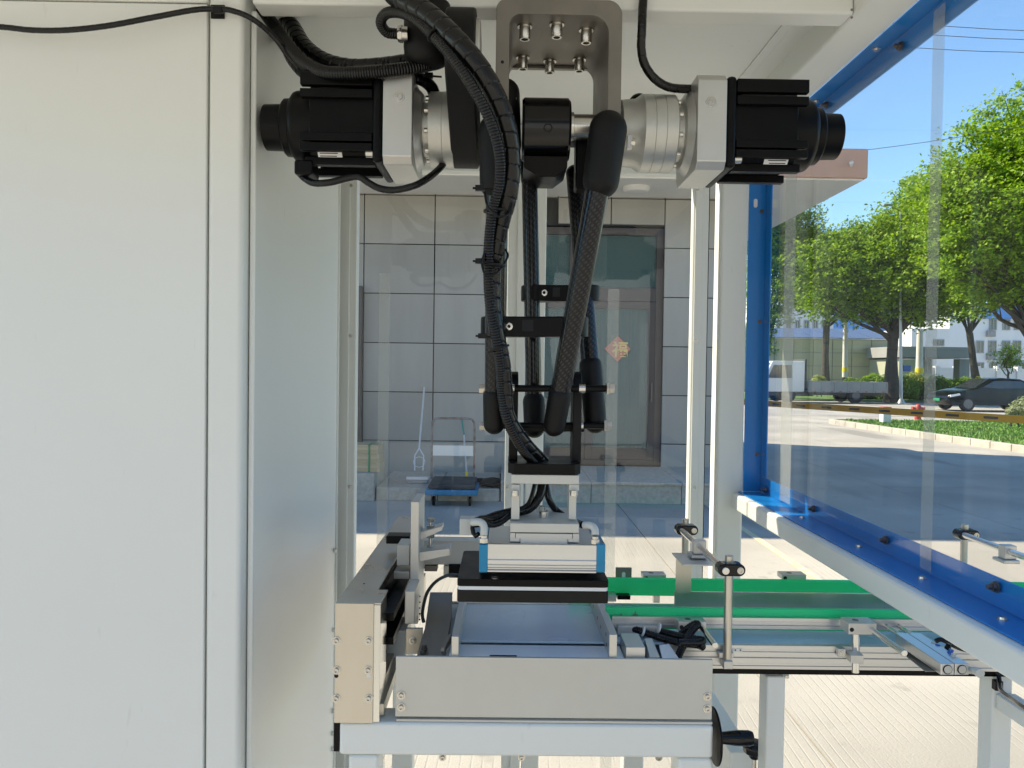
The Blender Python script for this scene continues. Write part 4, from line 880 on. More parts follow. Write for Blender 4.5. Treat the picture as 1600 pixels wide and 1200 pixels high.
# mounting bracket: portal plate
bz1 = zB - .0012; by0, by1 = 1.267, 1.49
bx0, bx1 = P(775, 60, by0).x, P(972, 60, by0).x
def rrect_pts(x0, x1, z0, z1, r0, r1, y, n=8, bottom=False):
    pts = [(x0, y, z0)]
    for k in range(n+1):
        a = PI - PI/2*k/n; pts.append((x0 + r0 + r0*math.cos(a), y, z1 - r0 + r0*math.sin(a)))
    for k in range(n+1):
        a = PI/2 - PI/2*k/n; pts.append((x1 - r1 + r1*math.cos(a), y, z1 - r1 + r1*math.sin(a)))
    pts.append((x1, y, z0)); return pts
t_ = .022
bot = P(960, 235, by0).z
outer = rrect_pts(bx0, bx1, bot, bz1, .018, .024, by0)
inner = rrect_pts(bx0 + t_, bx1 - t_, bot, bz1 - .025, .018, .030, by0)
s = MB()
oa = [s.b.verts.new(p) for p in outer]; ia = [s.b.verts.new(p) for p in inner]
ob = [s.b.verts.new(Vector(p) + Vector((0, by1-by0, 0))) for p in outer]; ib = [s.b.verts.new(Vector(p) + Vector((0, by1-by0, 0))) for p in inner]
N = len(oa)
for i in range(N-1):
    s.b.faces.new((oa[i], oa[i+1], ia[i+1], ia[i])); s.b.faces.new((ob[i], ib[i], ib[i+1], ob[i+1]))
    s.b.faces.new((oa[i], ob[i], ob[i+1], oa[i+1])); s.b.faces.new((ia[i], ia[i+1], ib[i+1], ib[i]))
s.b.faces.new((oa[0], ia[0], ib[0], ob[0])); s.b.faces.new((oa[-1], ob[-1], ib[-1], ia[-1]))
BK = build('mounting_bracket', s, 'steeld', RB, bevel=.0012)
s = MB(); s.prism(rrect_pts(bx0 + t_ + .0005, bx1 - t_ - .0005, P(870, 108, 1.478).z, P(870, 90, 1.478).z + .03, .012, .012, 1.478), (0, .01, 0)); 
s = None
# back plate with rounded window
s = MB(); x0, x1 = bx0 + t_ + .0006, bx1 - t_ - .0006
wz = P(860, 107, 1.478).z
s.box((x0, 1.478, wz), (x1, 1.489, bz1 - .0256)); build('back_web', s, 'steeld', BK, bevel=.001)
zu = bz1 - .025
for px, py, Yb_ in ((820, 52, 1.31), (870, 44, 1.30), (916, 57, 1.32), (817, 95, 1.44), (859, 101, 1.455), (905, 96, 1.445)):
    c = P(px, py, Yb_); s = MB(); s.lathe((c.x, Yb_, zu), (0, 0, -1), [(0, .0125), (.003, .0125), (.0031, .0095), (.022, .0095), (.0235, .0085), (.02351, .0055), (.014, .0053)], 22); build('cap_screw', s, 'screw', BK)
s = MB(); c = P(785, 97, by0); s.lathe((c.x, by0 - .0004, c.z), (0, 1, 0), [(0, .0028), (.0002, .0001)], 12); build('drilled_hole', s, 'dark', BK)

def servo(sign, xend, name_lab):
    """motor drawn from its free end inwards; sign +1: free end on the left"""
    m = bpy.data.objects.new('servo_motor', None); S.collection.objects.link(m); WL[m] = Vector((xend, YR, AX)); m.parent = RB; m.location = WL[m] - WL[RB]; m['label'] = name_lab
    A = Vector((sign, 0, 0))
    def X(px): return R(px, YR) * sign + xend
    s = MB(); s.lathe((xend, YR, AX), A, [(0, .034), (.002, .039), (R(33, YR), .040), (R(33.2, YR), .043)], 44); build('end_cap', s, 'black', m)
    s = MB(); s.lathe((xend + sign*R(31, YR), YR, AX), A, [(0, .046), (.003, .049), (R(16, YR), .050)], 44); build('end_ring', s, 'black', m)
    s = MB(); s.lathe((xend + sign*R(44, YR), YR, AX), A, [(0, .052), (.006, .060), (.012, .062), (R(60, YR), .062)], 44); build('end_bell', s, 'black', m)
    xa_, xb_ = X(80), X(178); hw = .060
    s = MB(); s.prism([(xa_, YR + a_, AX + b_) for a_, b_ in ((-.062, -.045), (-.045, -.062), (.045, -.062), (.062, -.045), (.062, .045), (.045, .062), (-.045, .062), (-.062, .045))], (xb_ - xa_, 0, 0)); build('motor_body', s, 'black', m, bevel=.004)
    s = MB()
    for zz, z2 in ((.030, .044), (.050, .072), (-.042, -.028), (-.058, -.045)):
        s.box((X(70), YR - .0745, AX + zz), (X(176), YR - .061, AX + z2)); s.box((X(72), YR + .061, AX + zz), (X(178), YR + .0745, AX + z2))
    for yy, y2 in ((.030, .046), (-.046, -.030)):
        s.box((X(72), YR + yy, AX + .061), (X(176), YR + y2, AX + .0745)); s.box((X(72), YR + yy, AX - .0745), (X(176), YR + y2, AX - .061))
    build('cooling_rib', s, 'black', m, bevel=.0012, kind='stuff')
    s = MB(); s.box((X(176), YR - .0765, AX - .0765), (X(192), YR + .0765, AX + .0765)); build('motor_flange', s, 'black', m, bevel=.008, seg=3)
    s = MB(); c_ = .012; hh = .079
    s.prism([(X(192.2), YR + a_, AX + b_) for a_, b_ in ((-hh, -hh + c_), (-hh + c_, -hh), (hh - c_, -hh), (hh, -hh + c_), (hh, hh - c_), (hh - c_, hh), (-hh + c_, hh), (-hh, hh - c_))], (sign*R(43, YR), 0, 0)); build('adapter_block', s, 'alu', m, bevel=.0015)
    s = MB(); s.lathe((X(235.4), YR, AX), A, [(0, .072), (R(10, YR), .060), (R(11, YR), .050)], 40); build('adapter_taper', s, 'alu', m)
    for zz in (.058, -.058):
        for yy in (-.060, .060):
            s = MB(); s.lathe((X(176), YR + yy, AX + zz), -A, [(-.001, .009), (.001, .009), (.0011, .0078), (.0115, .0078), (.013, .006), (.0131, .004), (.006, .004)], 16); build('motor_screw', s, 'screw', m)
    s = MB(); c = Vector((X(216), YR - hh, AX + .030)); s.lathe(c, (0, -1, 0), [(0, .009), (.0008, .009), (.001, .0058), (.002, .0052), (.00201, .003), (.0008, .0028)], 20); build('plug_screw', s, 'screw', m)
    nv = Vector((0, -.707, -.707)); s = MB(); s.prism([Vector((X(x_), YR + y_, AX + z_)) + nv*.0006 for x_, y_, z_ in ((92, -.0615, -.0455), (128, -.0615, -.0455), (128, -.0455, -.0615), (92, -.0455, -.0615))], nv*.0004); build('rating_label', s, 'label', m, smooth=False)
    s = MB()
    for k in range(4):
        u0, u1 = .0025 + .0038*k, .0037 + .0038*k; s.prism([Vector((X(x_), YR - .0615 + u, AX - .0455 - u)) + nv*.00105 for x_, u in ((95, u0), (117 + (k*7) % 9, u0), (117 + (k*7) % 9, u1), (95, u1))], nv*.0001)
    build('label_print', s, 'dark', m, smooth=False)
    return m, X
m1, X1 = servo(1, P(415, 199, YR).x, 'left servo motor in satin black')
m2, X2 = servo(-1, P(1308, 212, YR).x, 'right servo motor in satin black')
# gearboxes
s = MB(); s.lathe((X1(240), YR, AX), (1,0,0), [(0, .046), (R(16, YR), .046), (R(16.2, YR), .064), (R(36, YR), .0645), (R(36.1, YR), .0635), (R(36.5, YR), .0635), (R(36.6, YR), .0645), (R(52, YR), .0645), (R(54, YR), .060)], 56); g1 = build('gearbox', s, 'cast', RB, bevel=.0008)
xg = X2(236)
s = MB(); s.lathe((xg, YR, AX), (-1,0,0), [(0, .047), (R(8, YR), .048), (R(8.2, YR), .047), (R(21, YR), .047), (R(21.2, YR), .063), (R(23, YR), .0655), (R(40, YR), .066), (R(40.1, YR), .065), (R(40.6, YR), .065), (R(40.7, YR), .066), (R(56, YR), .066), (R(56.1, YR), .065), (R(56.6, YR), .065), (R(56.7, YR), .066), (R(72, YR), .066), (R(82, YR), .058), (R(104, YR), .056)], 56); g2 = build('gearbox', s, 'cast', RB, bevel=.0008)
for gx, gg, r_ in ((X1(255.5), g1, .055), (xg - R(20.5, YR), g2, .055)):
    for k in range(10):
        a = 2*PI*k/10 + .3; sg = -1 if gg is g1 else 1
        s = MB(); s.lathe((gx, YR + r_*math.cos(a), AX + r_*math.sin(a)), (sg, 0, 0), [(0, .0045), (.006, .0045), (.0065, .0035)], 12); build('gear_screw', s, 'screw', gg)
s = MB(); c = P(1000, 150, YR + .02); s.capsule((c.x, YR + .03, AX + .056), (c.x, YR + .03, AX + .062), .019, .019, 20); build('breather_cap', s, 'black', RB)
for px in (982, 981):
    pass
s = MB(); c = P(984, 222, YR - .06); s.box((c.x - .004, YR - .062, c.z - .011), (c.x + .004, YR - .052, c.z + .011)); s.lathe((c.x + .006, YR - .058, c.z), (1, 0, 0), [(-.004, .006), (.003, .006)], 6); build('hex_plug', s, 'screw', g2)
# left upper arm: flat link rising to its elbow barrel
xA = P(725, 200, YR - .06).x
arm1 = MB(); arm1.stadium((xA, YR, AX), (xA, 1.215, AX + .078), .064, (1,0,0), .046, 16); UA = build('upper_arm', arm1, 'blackm', RB, bevel=.004, seg=3)
s = MB(); s.lathe((P(745, 100, 1.22).x, 1.215, AX + .078), (1,0,0), [(0, .05), (.003, .05), (.0031, .046), (.006, .046)], 32); build('arm_end_ring', s, 'cast', UA)
s = MB(); s.lathe((xA - .036, YR - .055, AX - .005), (1,0,0), [(0, .008), (.013, .008), (.0131, .012), (.016, .012)], 6); build('hex_bolt', s, 'screw', UA)
# vertical housing with rounded lower end
c = P(667, 60, 1.28)
s = MB(); s.lathe((c.x, 1.28, P(667, 104, 1.28).z), (0, 0, 1), [(0, .020), (.004, .029), (.012, .036), (.03, .038), (.10, .038)], 40); HS = build('wrist_motor_housing', s, 'blackm', RB)
s = MB(); s.lathe((P(622, 53, 1.25).x, 1.25, P(622, 53, 1.25).z), (1, 0, 0), [(0, .012), (.004, .0135), (.007, .0135), (.0071, .0115), (.016, .0115)], 20); build('hose_connector', s, 'screw', HS)
# centre hub (gloss black) with hole, shaft, back block
hx0, hx1 = P(816, 210, 1.30).x, P(893, 210, 1.30).x
s = MB(); s.lathe((hx0, YR - .01, AX), (1,0,0), [(0, .050), (.004, .054), (hx1-hx0-.004, .054), (hx1-hx0, .050)], 48); HB = build('hub', s, 'blackg', RB)
s = MB(); s.prism([(hx0 + .004, YR + dy, AX + dz_) for dy, dz_ in ((-.03, .04), (.05, .045), (.06, .0), (.05, -.045), (-.03, -.045))], (hx1 - hx0 - .010, 0, 0)); build('hub_block', s, 'blackg', HB, bevel=.005)
s = MB(); p_ = P(856, 221, YR - .064); s.lathe((p_.x, YR - .0638, AX - .012), (0, -1, 0), [(-.008, .0055), (-.0002, .0055), (.0008, .0075), (.001, .0055), (-.004, .005)], 20); build('set_screw_hole', s, 'dark', HB)
s = MB(); s.lathe((hx1 - .001, YR - .03, AX), (1, 0, 0), [(0, .025), (.006, .025), (.007, .021), (.05, .021)], 32); build('shaft', s, 'screw', HB)
s = MB(); s.box((hx1 - .004, YR + .0, AX - .01), (P(938, 190, YR).x, YR + .06, AX + .034)); s.box((P(930, 245, YR).x - .035, YR - .01, AX - .10), (P(930, 245, YR).x, YR + .03, AX + .0)); build('hub_arm', s, 'black', HB, bevel=.004)
s = MB(); s.prism([(hx0 + .004, YR - .04, AX - .052), (hx1 - .004, YR - .04, AX - .052), (hx1 - .004, YR - .03, AX - .070), (hx1 - .024, YR - .03, AX - .085), (hx0 + .03, YR - .03, AX - .085), (hx0 + .004, YR - .03, AX - .070)], (0, .09, 0)); build('lower_clamp', s, 'black', HB, bevel=.002)
c = P(789, 140, 1.34); s = MB(); s.capsule((c.x, 1.36, c.z - .09), (c.x, 1.36, c.z), .030, .026, 28); build('rear_elbow', s, 'blackm', RB)
s = MB(); s.lathe((P(803, 160, 1.36).x, 1.36, P(803, 160, 1.36).z), (1, 0, 0), [(0, .018), (.004, .018)], 20); build('elbow_washer', s, 'cast', RB)
# elbow boots and rods
def rod(name, top, bot, r0, r1, boots, lab=None):
    """top, bot: (px, py, Y); boots: list of (u0, u1, ra, rb)"""
    a, b = P(*top), P(*bot); s = MB(); s.tube([a, b], [r0, r1], 28, uv=True); o = build(name, s, 'carbon', RB)
    if lab: o['label'] = lab
    for u0, u1, ra, rb, mt in boots:
        s = MB(); s.capsule(a.lerp(b, u0), a.lerp(b, u1), ra, rb, 32); build('rod_end', s, mt, o)
    return o
eR = P(950, 203, 1.24); eR2 = P(939, 282, 1.24)
s = MB(); s.capsule(eR, eR2, .0305, .0295, 36); build('elbow', s, 'blackm', RB, label='large rounded matt black elbow on the right')
eL = P(776, 205, 1.25); eL2 = P(777, 286, 1.25)
s = MB(); s.capsule(eL, eL2, .029, .0285, 36); build('elbow', s, 'blackm', RB)
rod('carbon_rod', (935, 290, 1.24), (866, 665, 1.30), .0192, .0172, [(.87, 1.0, .0200, .0185, 'blackm')])
rod('carbon_rod', (777, 290, 1.25), (772, 662, 1.30), .0185, .0165, [(.88, 1.0, .0195, .0182, 'blackm')])
rod('carbon_rod', (827, 262, 1.42), (835, 668, 1.42), .0145, .0145, [(-.02, .045, .0165, .016, 'black'), (.90, 1.0, .0205, .0195, 'blackm')])
rod('carbon_rod', (898, 275, 1.45), (930, 660, 1.37), .0160, .0170, [(-.01, .05, .0165, .015, 'black'), (.78, 1.0, .0205, .020, 'blackm')])
s = MB(); s.tube([P(897, 300, 1.44), P(916, 560, 1.40)], .007, 12); build('tension_rod', s, 'black', RB)
# spacer bridges
def bridge(x0, x1, y, Y0_, Y1_, h, lab):
    a, b = P(x0, y, Y0_), P(x1, y, Y1_); s = MB(); d = b - a
    n = 14; pts = []
    w0 = .026
    for k in range(n+1):
        t_2 = k/n; w = w0 * (1 - .45*math.sin(PI*t_2)); pts.append((a.lerp(b, t_2), w))
    up = [p + Vector((0, w, 0)) for p, w in pts]; dn = [p - Vector((0, w, 0)) for p, w in pts]
    endb = [b + Vector((math.cos(t_3)*.026, math.sin(t_3)*.026, 0)) for t_3 in [PI/2 - PI*k/8 for k in range(1, 8)]]
    enda = [a - Vector((math.cos(t_3)*.026, math.sin(t_3)*.026, 0)) for t_3 in [PI/2 - PI*k/8 for k in range(1, 8)]]
    s.prism([p - Vector((0, 0, h/2)) for p in up + endb + dn[::-1] + enda], (0, 0, h)); o = build('spacer_bridge', s, 'black', RB, bevel=.003, seg=3); o['label'] = lab
    for t_4, dz_ in ((.17, 0),):
        c = a.lerp(b, t_4); w = w0 * (1 - .45*math.sin(PI*t_4)); s = MB(); s.lathe((c.x, c.y - w + .002, c.z), (0, -1, 0), [(0, .0062), (.0022, .0062), (.0023, .0052), (.003, .005), (.0031, .0028), (.001, .0026)], 20); build('bridge_screw', s, 'screw', o)
    c = a.lerp(b, .5); w = w0*.55; s = MB(); s.stadium((c.x - .018, c.y - w + .0006, c.z + h*.05), (c.x + .018, c.y - w + .0006, c.z + h*.05), h*.28, (0, 1, 0), .001); build('bridge_slot', s, 'dark', o)
    return o
bridge(775, 895, 511, 1.30, 1.29, .034, 'front spacer bridge joining the two near rods')
bridge(836, 915, 459, 1.43, 1.42, .030, 'rear spacer bridge')
# rod axles and lower carriage brackets
def axle(x0, x1, y, Y, heads=True):
    a, b = P(x0, y, Y), P(x1, y, Y); s = MB(); s.tube([a, b], .0060, 18); o = build('axle', s, 'black', RB)
    for u in (.19, .76):
        s = MB(); s.tube([a.lerp(b, u), a.lerp(b, u + .05)], .0078, 18); build('axle_spacer', s, 'screw', o)
    for e, sg in ((a, -1), (b, 1)):
        s = MB(); s.lathe(e, (sg, 0, 0), [(-.004, .011), (0, .011), (.001, .0085), (.009, .0085), (.0095, .006)], 6, ) ; build('axle_nut', s, 'screw', o)
axle(757, 951, 607, 1.30); axle(757, 947, 665, 1.34)
s = MB(); a, b = P(790, 669, 1.345), P(912, 669, 1.345); s.box((a.x, 1.335, a.z - .004), (b.x, 1.351, a.z + .004)); build('tie_bar', s, 'black', RB)
zP0, zP1 = P(850, 741, 1.275).z, P(850, 725, 1.275).z
for px, mt, lab in ((803, 'black', 'left upright lug of the carriage'), (901.5, 'steeld', 'right upright lug of the carriage')):
    c = P(px, 604, 1.33); w = R(13.5, 1.33); s = MB(); s.stadium((c.x, 1.34, zP1 + .004), (c.x, 1.34, c.z), .026, (1, 0, 0), w, 14); o = build('carriage_lug', s, 'black' if px < 850 else 'blackm', RB, bevel=.0015); o['label'] = lab
# tool plate: black octagonal plate
a, b = P(794, 730, 1.275), P(908, 730, 1.275); c_ = .010; y0, y1 = 1.275, 1.40
s = MB(); s.prism([(a.x + c_, y0, zP0), (b.x - c_, y0, zP0), (b.x, y0 + c_, zP0), (b.x, y1 - c_, zP0), (b.x - c_, y1, zP0), (a.x + c_, y1, zP0), (a.x, y1 - c_, zP0), (a.x, y0 + c_, zP0)], (0, 0, zP1 - zP0)); build('tool_plate', s, 'black', RB, bevel=.001)

# ================================================================== GRIPPER
GY = 1.245
GR = thing('plate_gripper', (P(832, 925, GY).x, GY + .1, P(832, 942, GY).z), 'flat black suction gripper with blue-ended cylinder hanging under the robot', 'gripper')
def pb(name, x0, y0, x1, y1, Ya, Yb, mt, parent=GR, bevel=.0012, seg=2, lab=None):
    s = MB(); s.pbox(x0, y0, x1, y1, Ya, Yb); return build(name, s, mt, parent, bevel=bevel, seg=seg, label=lab)
pb('top_block', 799, 742, 905, 756.5, 1.278, 1.398, 'alup')
pb('spacer_leg', 799, 757, 812, 812, 1.279, 1.30, 'alup'); pb('spacer_leg', 889, 757, 905, 767, 1.279, 1.30, 'alup')
pb('spacer_leg', 889, 768, 900.5, 812, 1.280, 1.30, 'alup'); pb('spacer_leg', 805, 757, 813, 805, 1.375, 1.397, 'alup'); pb('spacer_leg', 888, 757, 897, 805, 1.375, 1.397, 'alup')
for px in (805, 897):
    c = P(px, 770, 1.272); s = MB(); s.lathe((c.x, 1.272, c.z + .004), (0, 0, -1), [(0, .0058), (.003, .0058), (.0031, .0065), (.009, .0065), (.0095, .0055)], 20); build('leg_screw', s, 'screw', GR)
pb('carriage_plate', 797, 818, 905, 832.5, 1.262, 1.41, 'alup'); 
z0 = P(850, 849, 1.262).z; z1 = P(850, 833, 1.262).z; zm = (z0 + z1) / 2; xx = [P(x_, 840, 1.262).x for x_ in (797, 805, 813, 887, 895, 905)]
s = MB(); s.prism([(xx[0], 1.2625, z0 + .002), (xx[2] - .0008, 1.2625, z0 + .002), (xx[2] - .0008, 1.2625, zm), (xx[1], 1.2625, zm), (xx[1], 1.2625, z1 - .0005), (xx[0], 1.2625, z1 - .0005)], (0, .14, 0)); s.prism([(xx[5], 1.2625, z0 + .002), (xx[3] + .0008, 1.2625, z0 + .002), (xx[3] + .0008, 1.2625, zm), (xx[4], 1.2625, zm), (xx[4], 1.2625, z1 - .0005), (xx[5], 1.2625, z1 - .0005)], (0, .14, 0)); build('dovetail_rail', s, 'alup', GR, bevel=.0006)
s = MB(); s.prism([(xx[2], 1.2622, z0), (xx[3], 1.2622, z0), (xx[3], 1.2622, zm - .001), (xx[4] - .0008, 1.2622, zm - .001), (xx[4] - .0008, 1.2622, z1 - .001), (xx[1] + .0008, 1.2622, z1 - .001), (xx[1] + .0008, 1.2622, zm - .001), (xx[2], 1.2622, zm - .001)], (0, .14, 0)); build('dovetail_slide', s, 'alup', GR, bevel=.0006)
for px, py, Y_ in ((845, 796, 1.36), (850, 806, 1.31)):
    c = P(px, py, Y_); zb0 = P(850, 818, 1.262).z; s = MB(); s.lathe((c.x, Y_, zb0), (0, 0, 1), [(0, .0078), (.011, .0078), (.012, .0068), (.0121, .004), (.009, .0036)], 22); build('dowel_screw', s, 'screw', GR)
# cylinder body: front y 850-895, x 762-932
xl_, xr_ = P(762, 870, 1.25).x, P(932, 870, 1.25).x; zt2, zb2 = P(850, 851, 1.25).z, P(850, 894.5, 1.25).z; hh = zt2 - zb2
prof = [(0, 0), (0, .05), (.002, .055), (.0, .11), (0, .14), (.003, .15), (.003, .19), (0, .20), (0, .24), (.003, .25), (.003, .29), (0, .30), (0, .42), (.0015, .46), (.0015, .98), (.003, 1.0)]
pts = [(xl_, 1.250 + dy, zb2 + hh*u) for dy, u in prof] + [(xl_, 1.395, zt2), (xl_, 1.395, zb2)]
s = MB(); s.prism(pts, (xr_ - xl_, 0, 0)); CYL = build('cylinder_body', s, 'alux', GR, ang=20)
for x0, x1 in ((748.5, 761.8), (932.2, 946)):
    s = MB(); s.pbox(x0, 850.5, x1, 895, 1.2485, 1.397); e = build('end_cap', s, 'cyan', CYL, bevel=.0018)
    c = P((x0 + x1)/2, 846, 1.26); s = MB(); s.lathe((c.x, 1.262, zt2 + .0008), (0, 0, 1), [(0, .0045), (.0012, .0045), (.00121, .0025), (.0003, .002)], 14); build('cap_screw', s, 'dscrew', e)
# black plate sandwich
ztp, zm1, zm2, zbp = P(832, 906, GY).z, P(832, 917.5, GY).z, P(832, 923, GY).z, P(832, 942, GY).z
xa2, xb2 = P(714, 925, GY).x, P(951, 925, GY).x
def corner_plate(x0, x1, y0, y1, z0, z1, r=.006):
    s = MB(); pts = []
    for cx, cy, a0 in ((x1 - r, y1 - r, 0), (x0 + r, y1 - r, PI/2), (x0 + r, y0 + r, PI), (x1 - r, y0 + r, 1.5*PI)):
        for k in range(6): a = a0 + PI/2*k/5; pts.append((cx + r*math.cos(a), cy + r*math.sin(a), z0))
    s.prism(pts, (0, 0, z1 - z0)); return s
build('top_plate', corner_plate(xa2, xb2, GY, 1.44, zm1 + .0002, ztp), 'black', GR, bevel=.001)
build('white_layer', corner_plate(xa2 + .001, xb2 - .001, GY + .001, 1.439, zm2, zm1), 'label', GR, label='thin white layer between the black plates')
build('foam_layer', corner_plate(xa2, xb2, GY, 1.44, zbp, zm2 - .0002), 'rubber', GR, bevel=.001)
for px, py in ((773, 899), (925, 899)):
    pass
c = P(773, 899, 1.252); s = MB(); s.lathe((c.x, 1.2535 - .002, ztp), (0, 0, 1), [(0, .006), (.002, .006), (.0025, .0045), (.0026, .0025), (.001, .002)], 16)
s.b.verts.ensure_lookup_table(); build('plate_screw', s, 'dscrew', GR)
# pneumatic fittings
def fitting(pts, r, mat='fitting', nm='elbow_fitting'):
    s = MB(); s.tube(catmull([P(*p) for p in pts], .002), r, 16); return build(nm, s, mat, GR, bevel=0)
fitting([(738, 816, 1.27), (750, 816, 1.262), (756, 822, 1.258), (756, 836, 1.256)], .0062)
s = MB(); c = P(756, 842, 1.256); s.lathe((c.x, 1.256, zt2 + .001), (0, 0, 1), [(0, .0075), (.007, .0075), (.0075, .0055), (.012, .0055)], 6); build('fitting_nut', s, 'screw', GR)
fitting([(912, 821, 1.275), (922, 821, 1.268), (929, 826, 1.262), (930, 836, 1.258)], .0062)
s = MB(); c = P(930, 842, 1.258); s.lathe((c.x, 1.258, zt2 + .001), (0, 0, 1), [(0, .0075), (.007, .0075), (.0075, .0055), (.012, .0055)], 6); build('fitting_nut', s, 'screw', GR)
pb('valve_block', 718, 811, 741, 836, 1.30, 1.33, 'fitting')

# ================================================================== CABLES AND HOSES
def cab(name, px, r, kind, lab, cat, mat='hose', group=None, n=14):
    o = build(name, cable(px, r, kind, n), mat); return tag(o, lab, cat, group)
def wrapband(o, p0, p1, r, w=.005):                       # cable tie round hoses at a point
    p0, p1 = Vector(p0), Vector(p1); s = MB(); d = (p1 - p0).normalized()
    s.tube([p0 - d*w/2, p0 + d*w/2], r, 18); b = build('cable_tie', s, 'rubber', o, bevel=.0006)
    return b
c1 = cab('spiral_hose', [(600, -30, 1.20), (622, -5, 1.18), (668, 22, 1.15), (716, 66, 1.12), (757, 118, 1.115), (787, 180, 1.13), (799, 240, 1.15), (796, 300, 1.165), (783, 350, 1.19), (773, 410, 1.215), (771, 470, 1.225), (777, 520, 1.23), (786, 565, 1.245), (790, 610, 1.26), (794, 650, 1.27), (818, 690, 1.29), (848, 722, 1.325)], (.0172, .0118), 'spiral', 'thick black spiral-wrapped hose arching down in front of the left elbow', 'hose')
c2 = cab('corrugated_hose', [(622, 53, 1.25), (604, 50, 1.24), (595, 34, 1.22), (606, 20, 1.20), (634, 22, 1.17), (668, 46, 1.14), (704, 86, 1.115), (736, 132, 1.105), (764, 184, 1.115), (780, 236, 1.13), (781, 286, 1.15), (770, 330, 1.17), (764, 380, 1.19), (763, 430, 1.205), (766, 480, 1.21), (774, 525, 1.22), (781, 565, 1.235), (784, 610, 1.255), (792, 655, 1.262), (815, 700, 1.285), (835, 722, 1.31)], .0085, 'ribbed', 'black corrugated conduit looping down beside the spiral hose', 'hose')
c3 = cab('spiral_cable', [(-60, 41, 1.27), (0, 42, 1.27), (50, 47, 1.27), (105, 47, 1.265), (170, 40, 1.265), (240, 27, 1.27), (300, 16, 1.275), (330, 14, 1.282), (360, 16, 1.285), (395, 30, 1.30), (430, 60, 1.33), (455, 95, 1.35), (480, 120, 1.36)], .0045, 'spiral', 'thin black spiral cable running along the top of the white cabinet', 'cable', n=12)
s = MB(); s.pbox(329, 7, 351, 29, 1.2985, 1.3005); ck = build('clip_base', s, 'rubber', None, bevel=.002); tag(ck, 'square black adhesive cable clip on the cabinet corner post', 'clip')
s = MB(); c = P(340, 14, 1.28); s.tube([(c.x - .007, 1.283, c.z), (c.x + .007, 1.283, c.z)], .0062, 14); build('clip_loop', s, 'rubber', ck)
c4 = cab('corrugated_hose', [(408, 12, 1.46), (432, 45, 1.41), (452, 74, 1.35), (474, 98, 1.31), (505, 113, 1.285), (545, 115, 1.275), (585, 113, 1.27), (625, 109, 1.27), (655, 104, 1.28), (690, 95, 1.31)], .0115, 'ribbed', 'black corrugated conduit sagging above the left motor', 'hose')
c5 = cab('spiral_hose', [(425, 5, 1.53), (455, 40, 1.49), (475, 72, 1.44), (505, 95, 1.40), (545, 106, 1.37), (590, 105, 1.36), (640, 98, 1.36), (680, 88, 1.38)], .0155, 'spiral', 'thick black wrapped hose behind the conduit above the left motor', 'hose')
c6 = cab('spiral_hose', [(405, 28, 1.48), (440, 60, 1.43), (458, 95, 1.38), (482, 118, 1.35), (520, 122, 1.33), (565, 122, 1.31), (610, 120, 1.31), (652, 122, 1.33), (672, 134, 1.35), (680, 150, 1.37)], .0105, 'spiral', 'black wrapped cable resting on top of the left motor', 'cable')
for o, pts in ((c4, ((540, 113, 1.29), (543, 113, 1.29))), (c4, ((600, 111, 1.285), (603, 111, 1.285))), (c2, ((678, 55, 1.132), (680, 57, 1.131))), (c1, ((775, 330, 1.18), (775, 333, 1.18))), (c1, ((771, 415, 1.205), (771, 418, 1.205))), (c1, ((778, 545, 1.235), (779, 548, 1.235)))):
    a, b = P(*pts[0]), P(*pts[1]); wrapband(o, a, b, .0185 if o is c4 else (.0115 if pts[0][1] < 100 else .0195), .0035)
for px, py, Y in ((752, 294, 1.17), (752, 408, 1.19), (756, 525, 1.22), (672, 118, 1.33)):
    c = P(px, py, Y); s = MB(); s.box((c.x - .009, Y - .004, c.z - .004), (c.x + .005, Y + .004, c.z + .004)); s.tube([(c.x - .013, Y, c.z), (c.x + .02, Y, c.z - .002)], .0018, 8); build('tie_head', s, 'rubber', c1 if px > 700 else c6)
s = MB(); s.tube(catmull([P(757, 300, 1.16), P(762, 322, 1.15), P(778, 338, 1.15), P(792, 336, 1.16), P(797, 326, 1.18)], .003), .0018, 8); build('loose_tie', s, 'rubber', c1)
s = MB(); s.tube(catmull([P(757, 395, 1.19), P(753, 412, 1.185), P(760, 430, 1.18), P(778, 425, 1.19), P(793, 402, 1.21), P(790, 390, 1.23)], .003), .0018, 8); build('loose_tie', s, 'rubber', c1)
cab('spiral_cable', [(466, 268, 1.34), (474, 277, 1.33), (490, 286, 1.32), (515, 285, 1.31), (540, 279, 1.31), (560, 276, 1.31), (575, 285, 1.31), (592, 294, 1.31), (615, 297, 1.31), (645, 291, 1.31), (668, 279, 1.32), (688, 262, 1.34), (700, 245, 1.37)], .0058, 'spiral', 'black wrapped cable hanging below the left motor', 'cable', n=12)
s = MB(); s.pbox(459, 249, 488, 272, 1.31, 1.36); cn = build('motor_connector', s, 'black', m1, bevel=.004)
c7 = cab('spiral_cable', [(1006, -10, 1.29), (1004, 15, 1.29), (1003, 45, 1.29), (1002, 75, 1.30), (1007, 100, 1.31), (1022, 122, 1.32), (1045, 136, 1.33), (1080, 139, 1.34), (1115, 136, 1.35), (1150, 135, 1.36), (1178, 138, 1.37), (1186, 146, 1.38)], .0072, 'spiral', 'black wrapped cable dropping from the beam onto the right motor', 'cable', n=12)
s = MB(); s.pbox(1120, 130, 1186, 139, 1.33, 1.37); build('connector_boot', s, 'black', m2, bevel=.003)
c8 = cab('hose', [(728, -8, 1.33), (722, 6, 1.32), (714, 22, 1.31), (708, 32, 1.31)], .0065, 'plain', 'short black cable dropping behind the elbow barrel', 'cable', n=12)
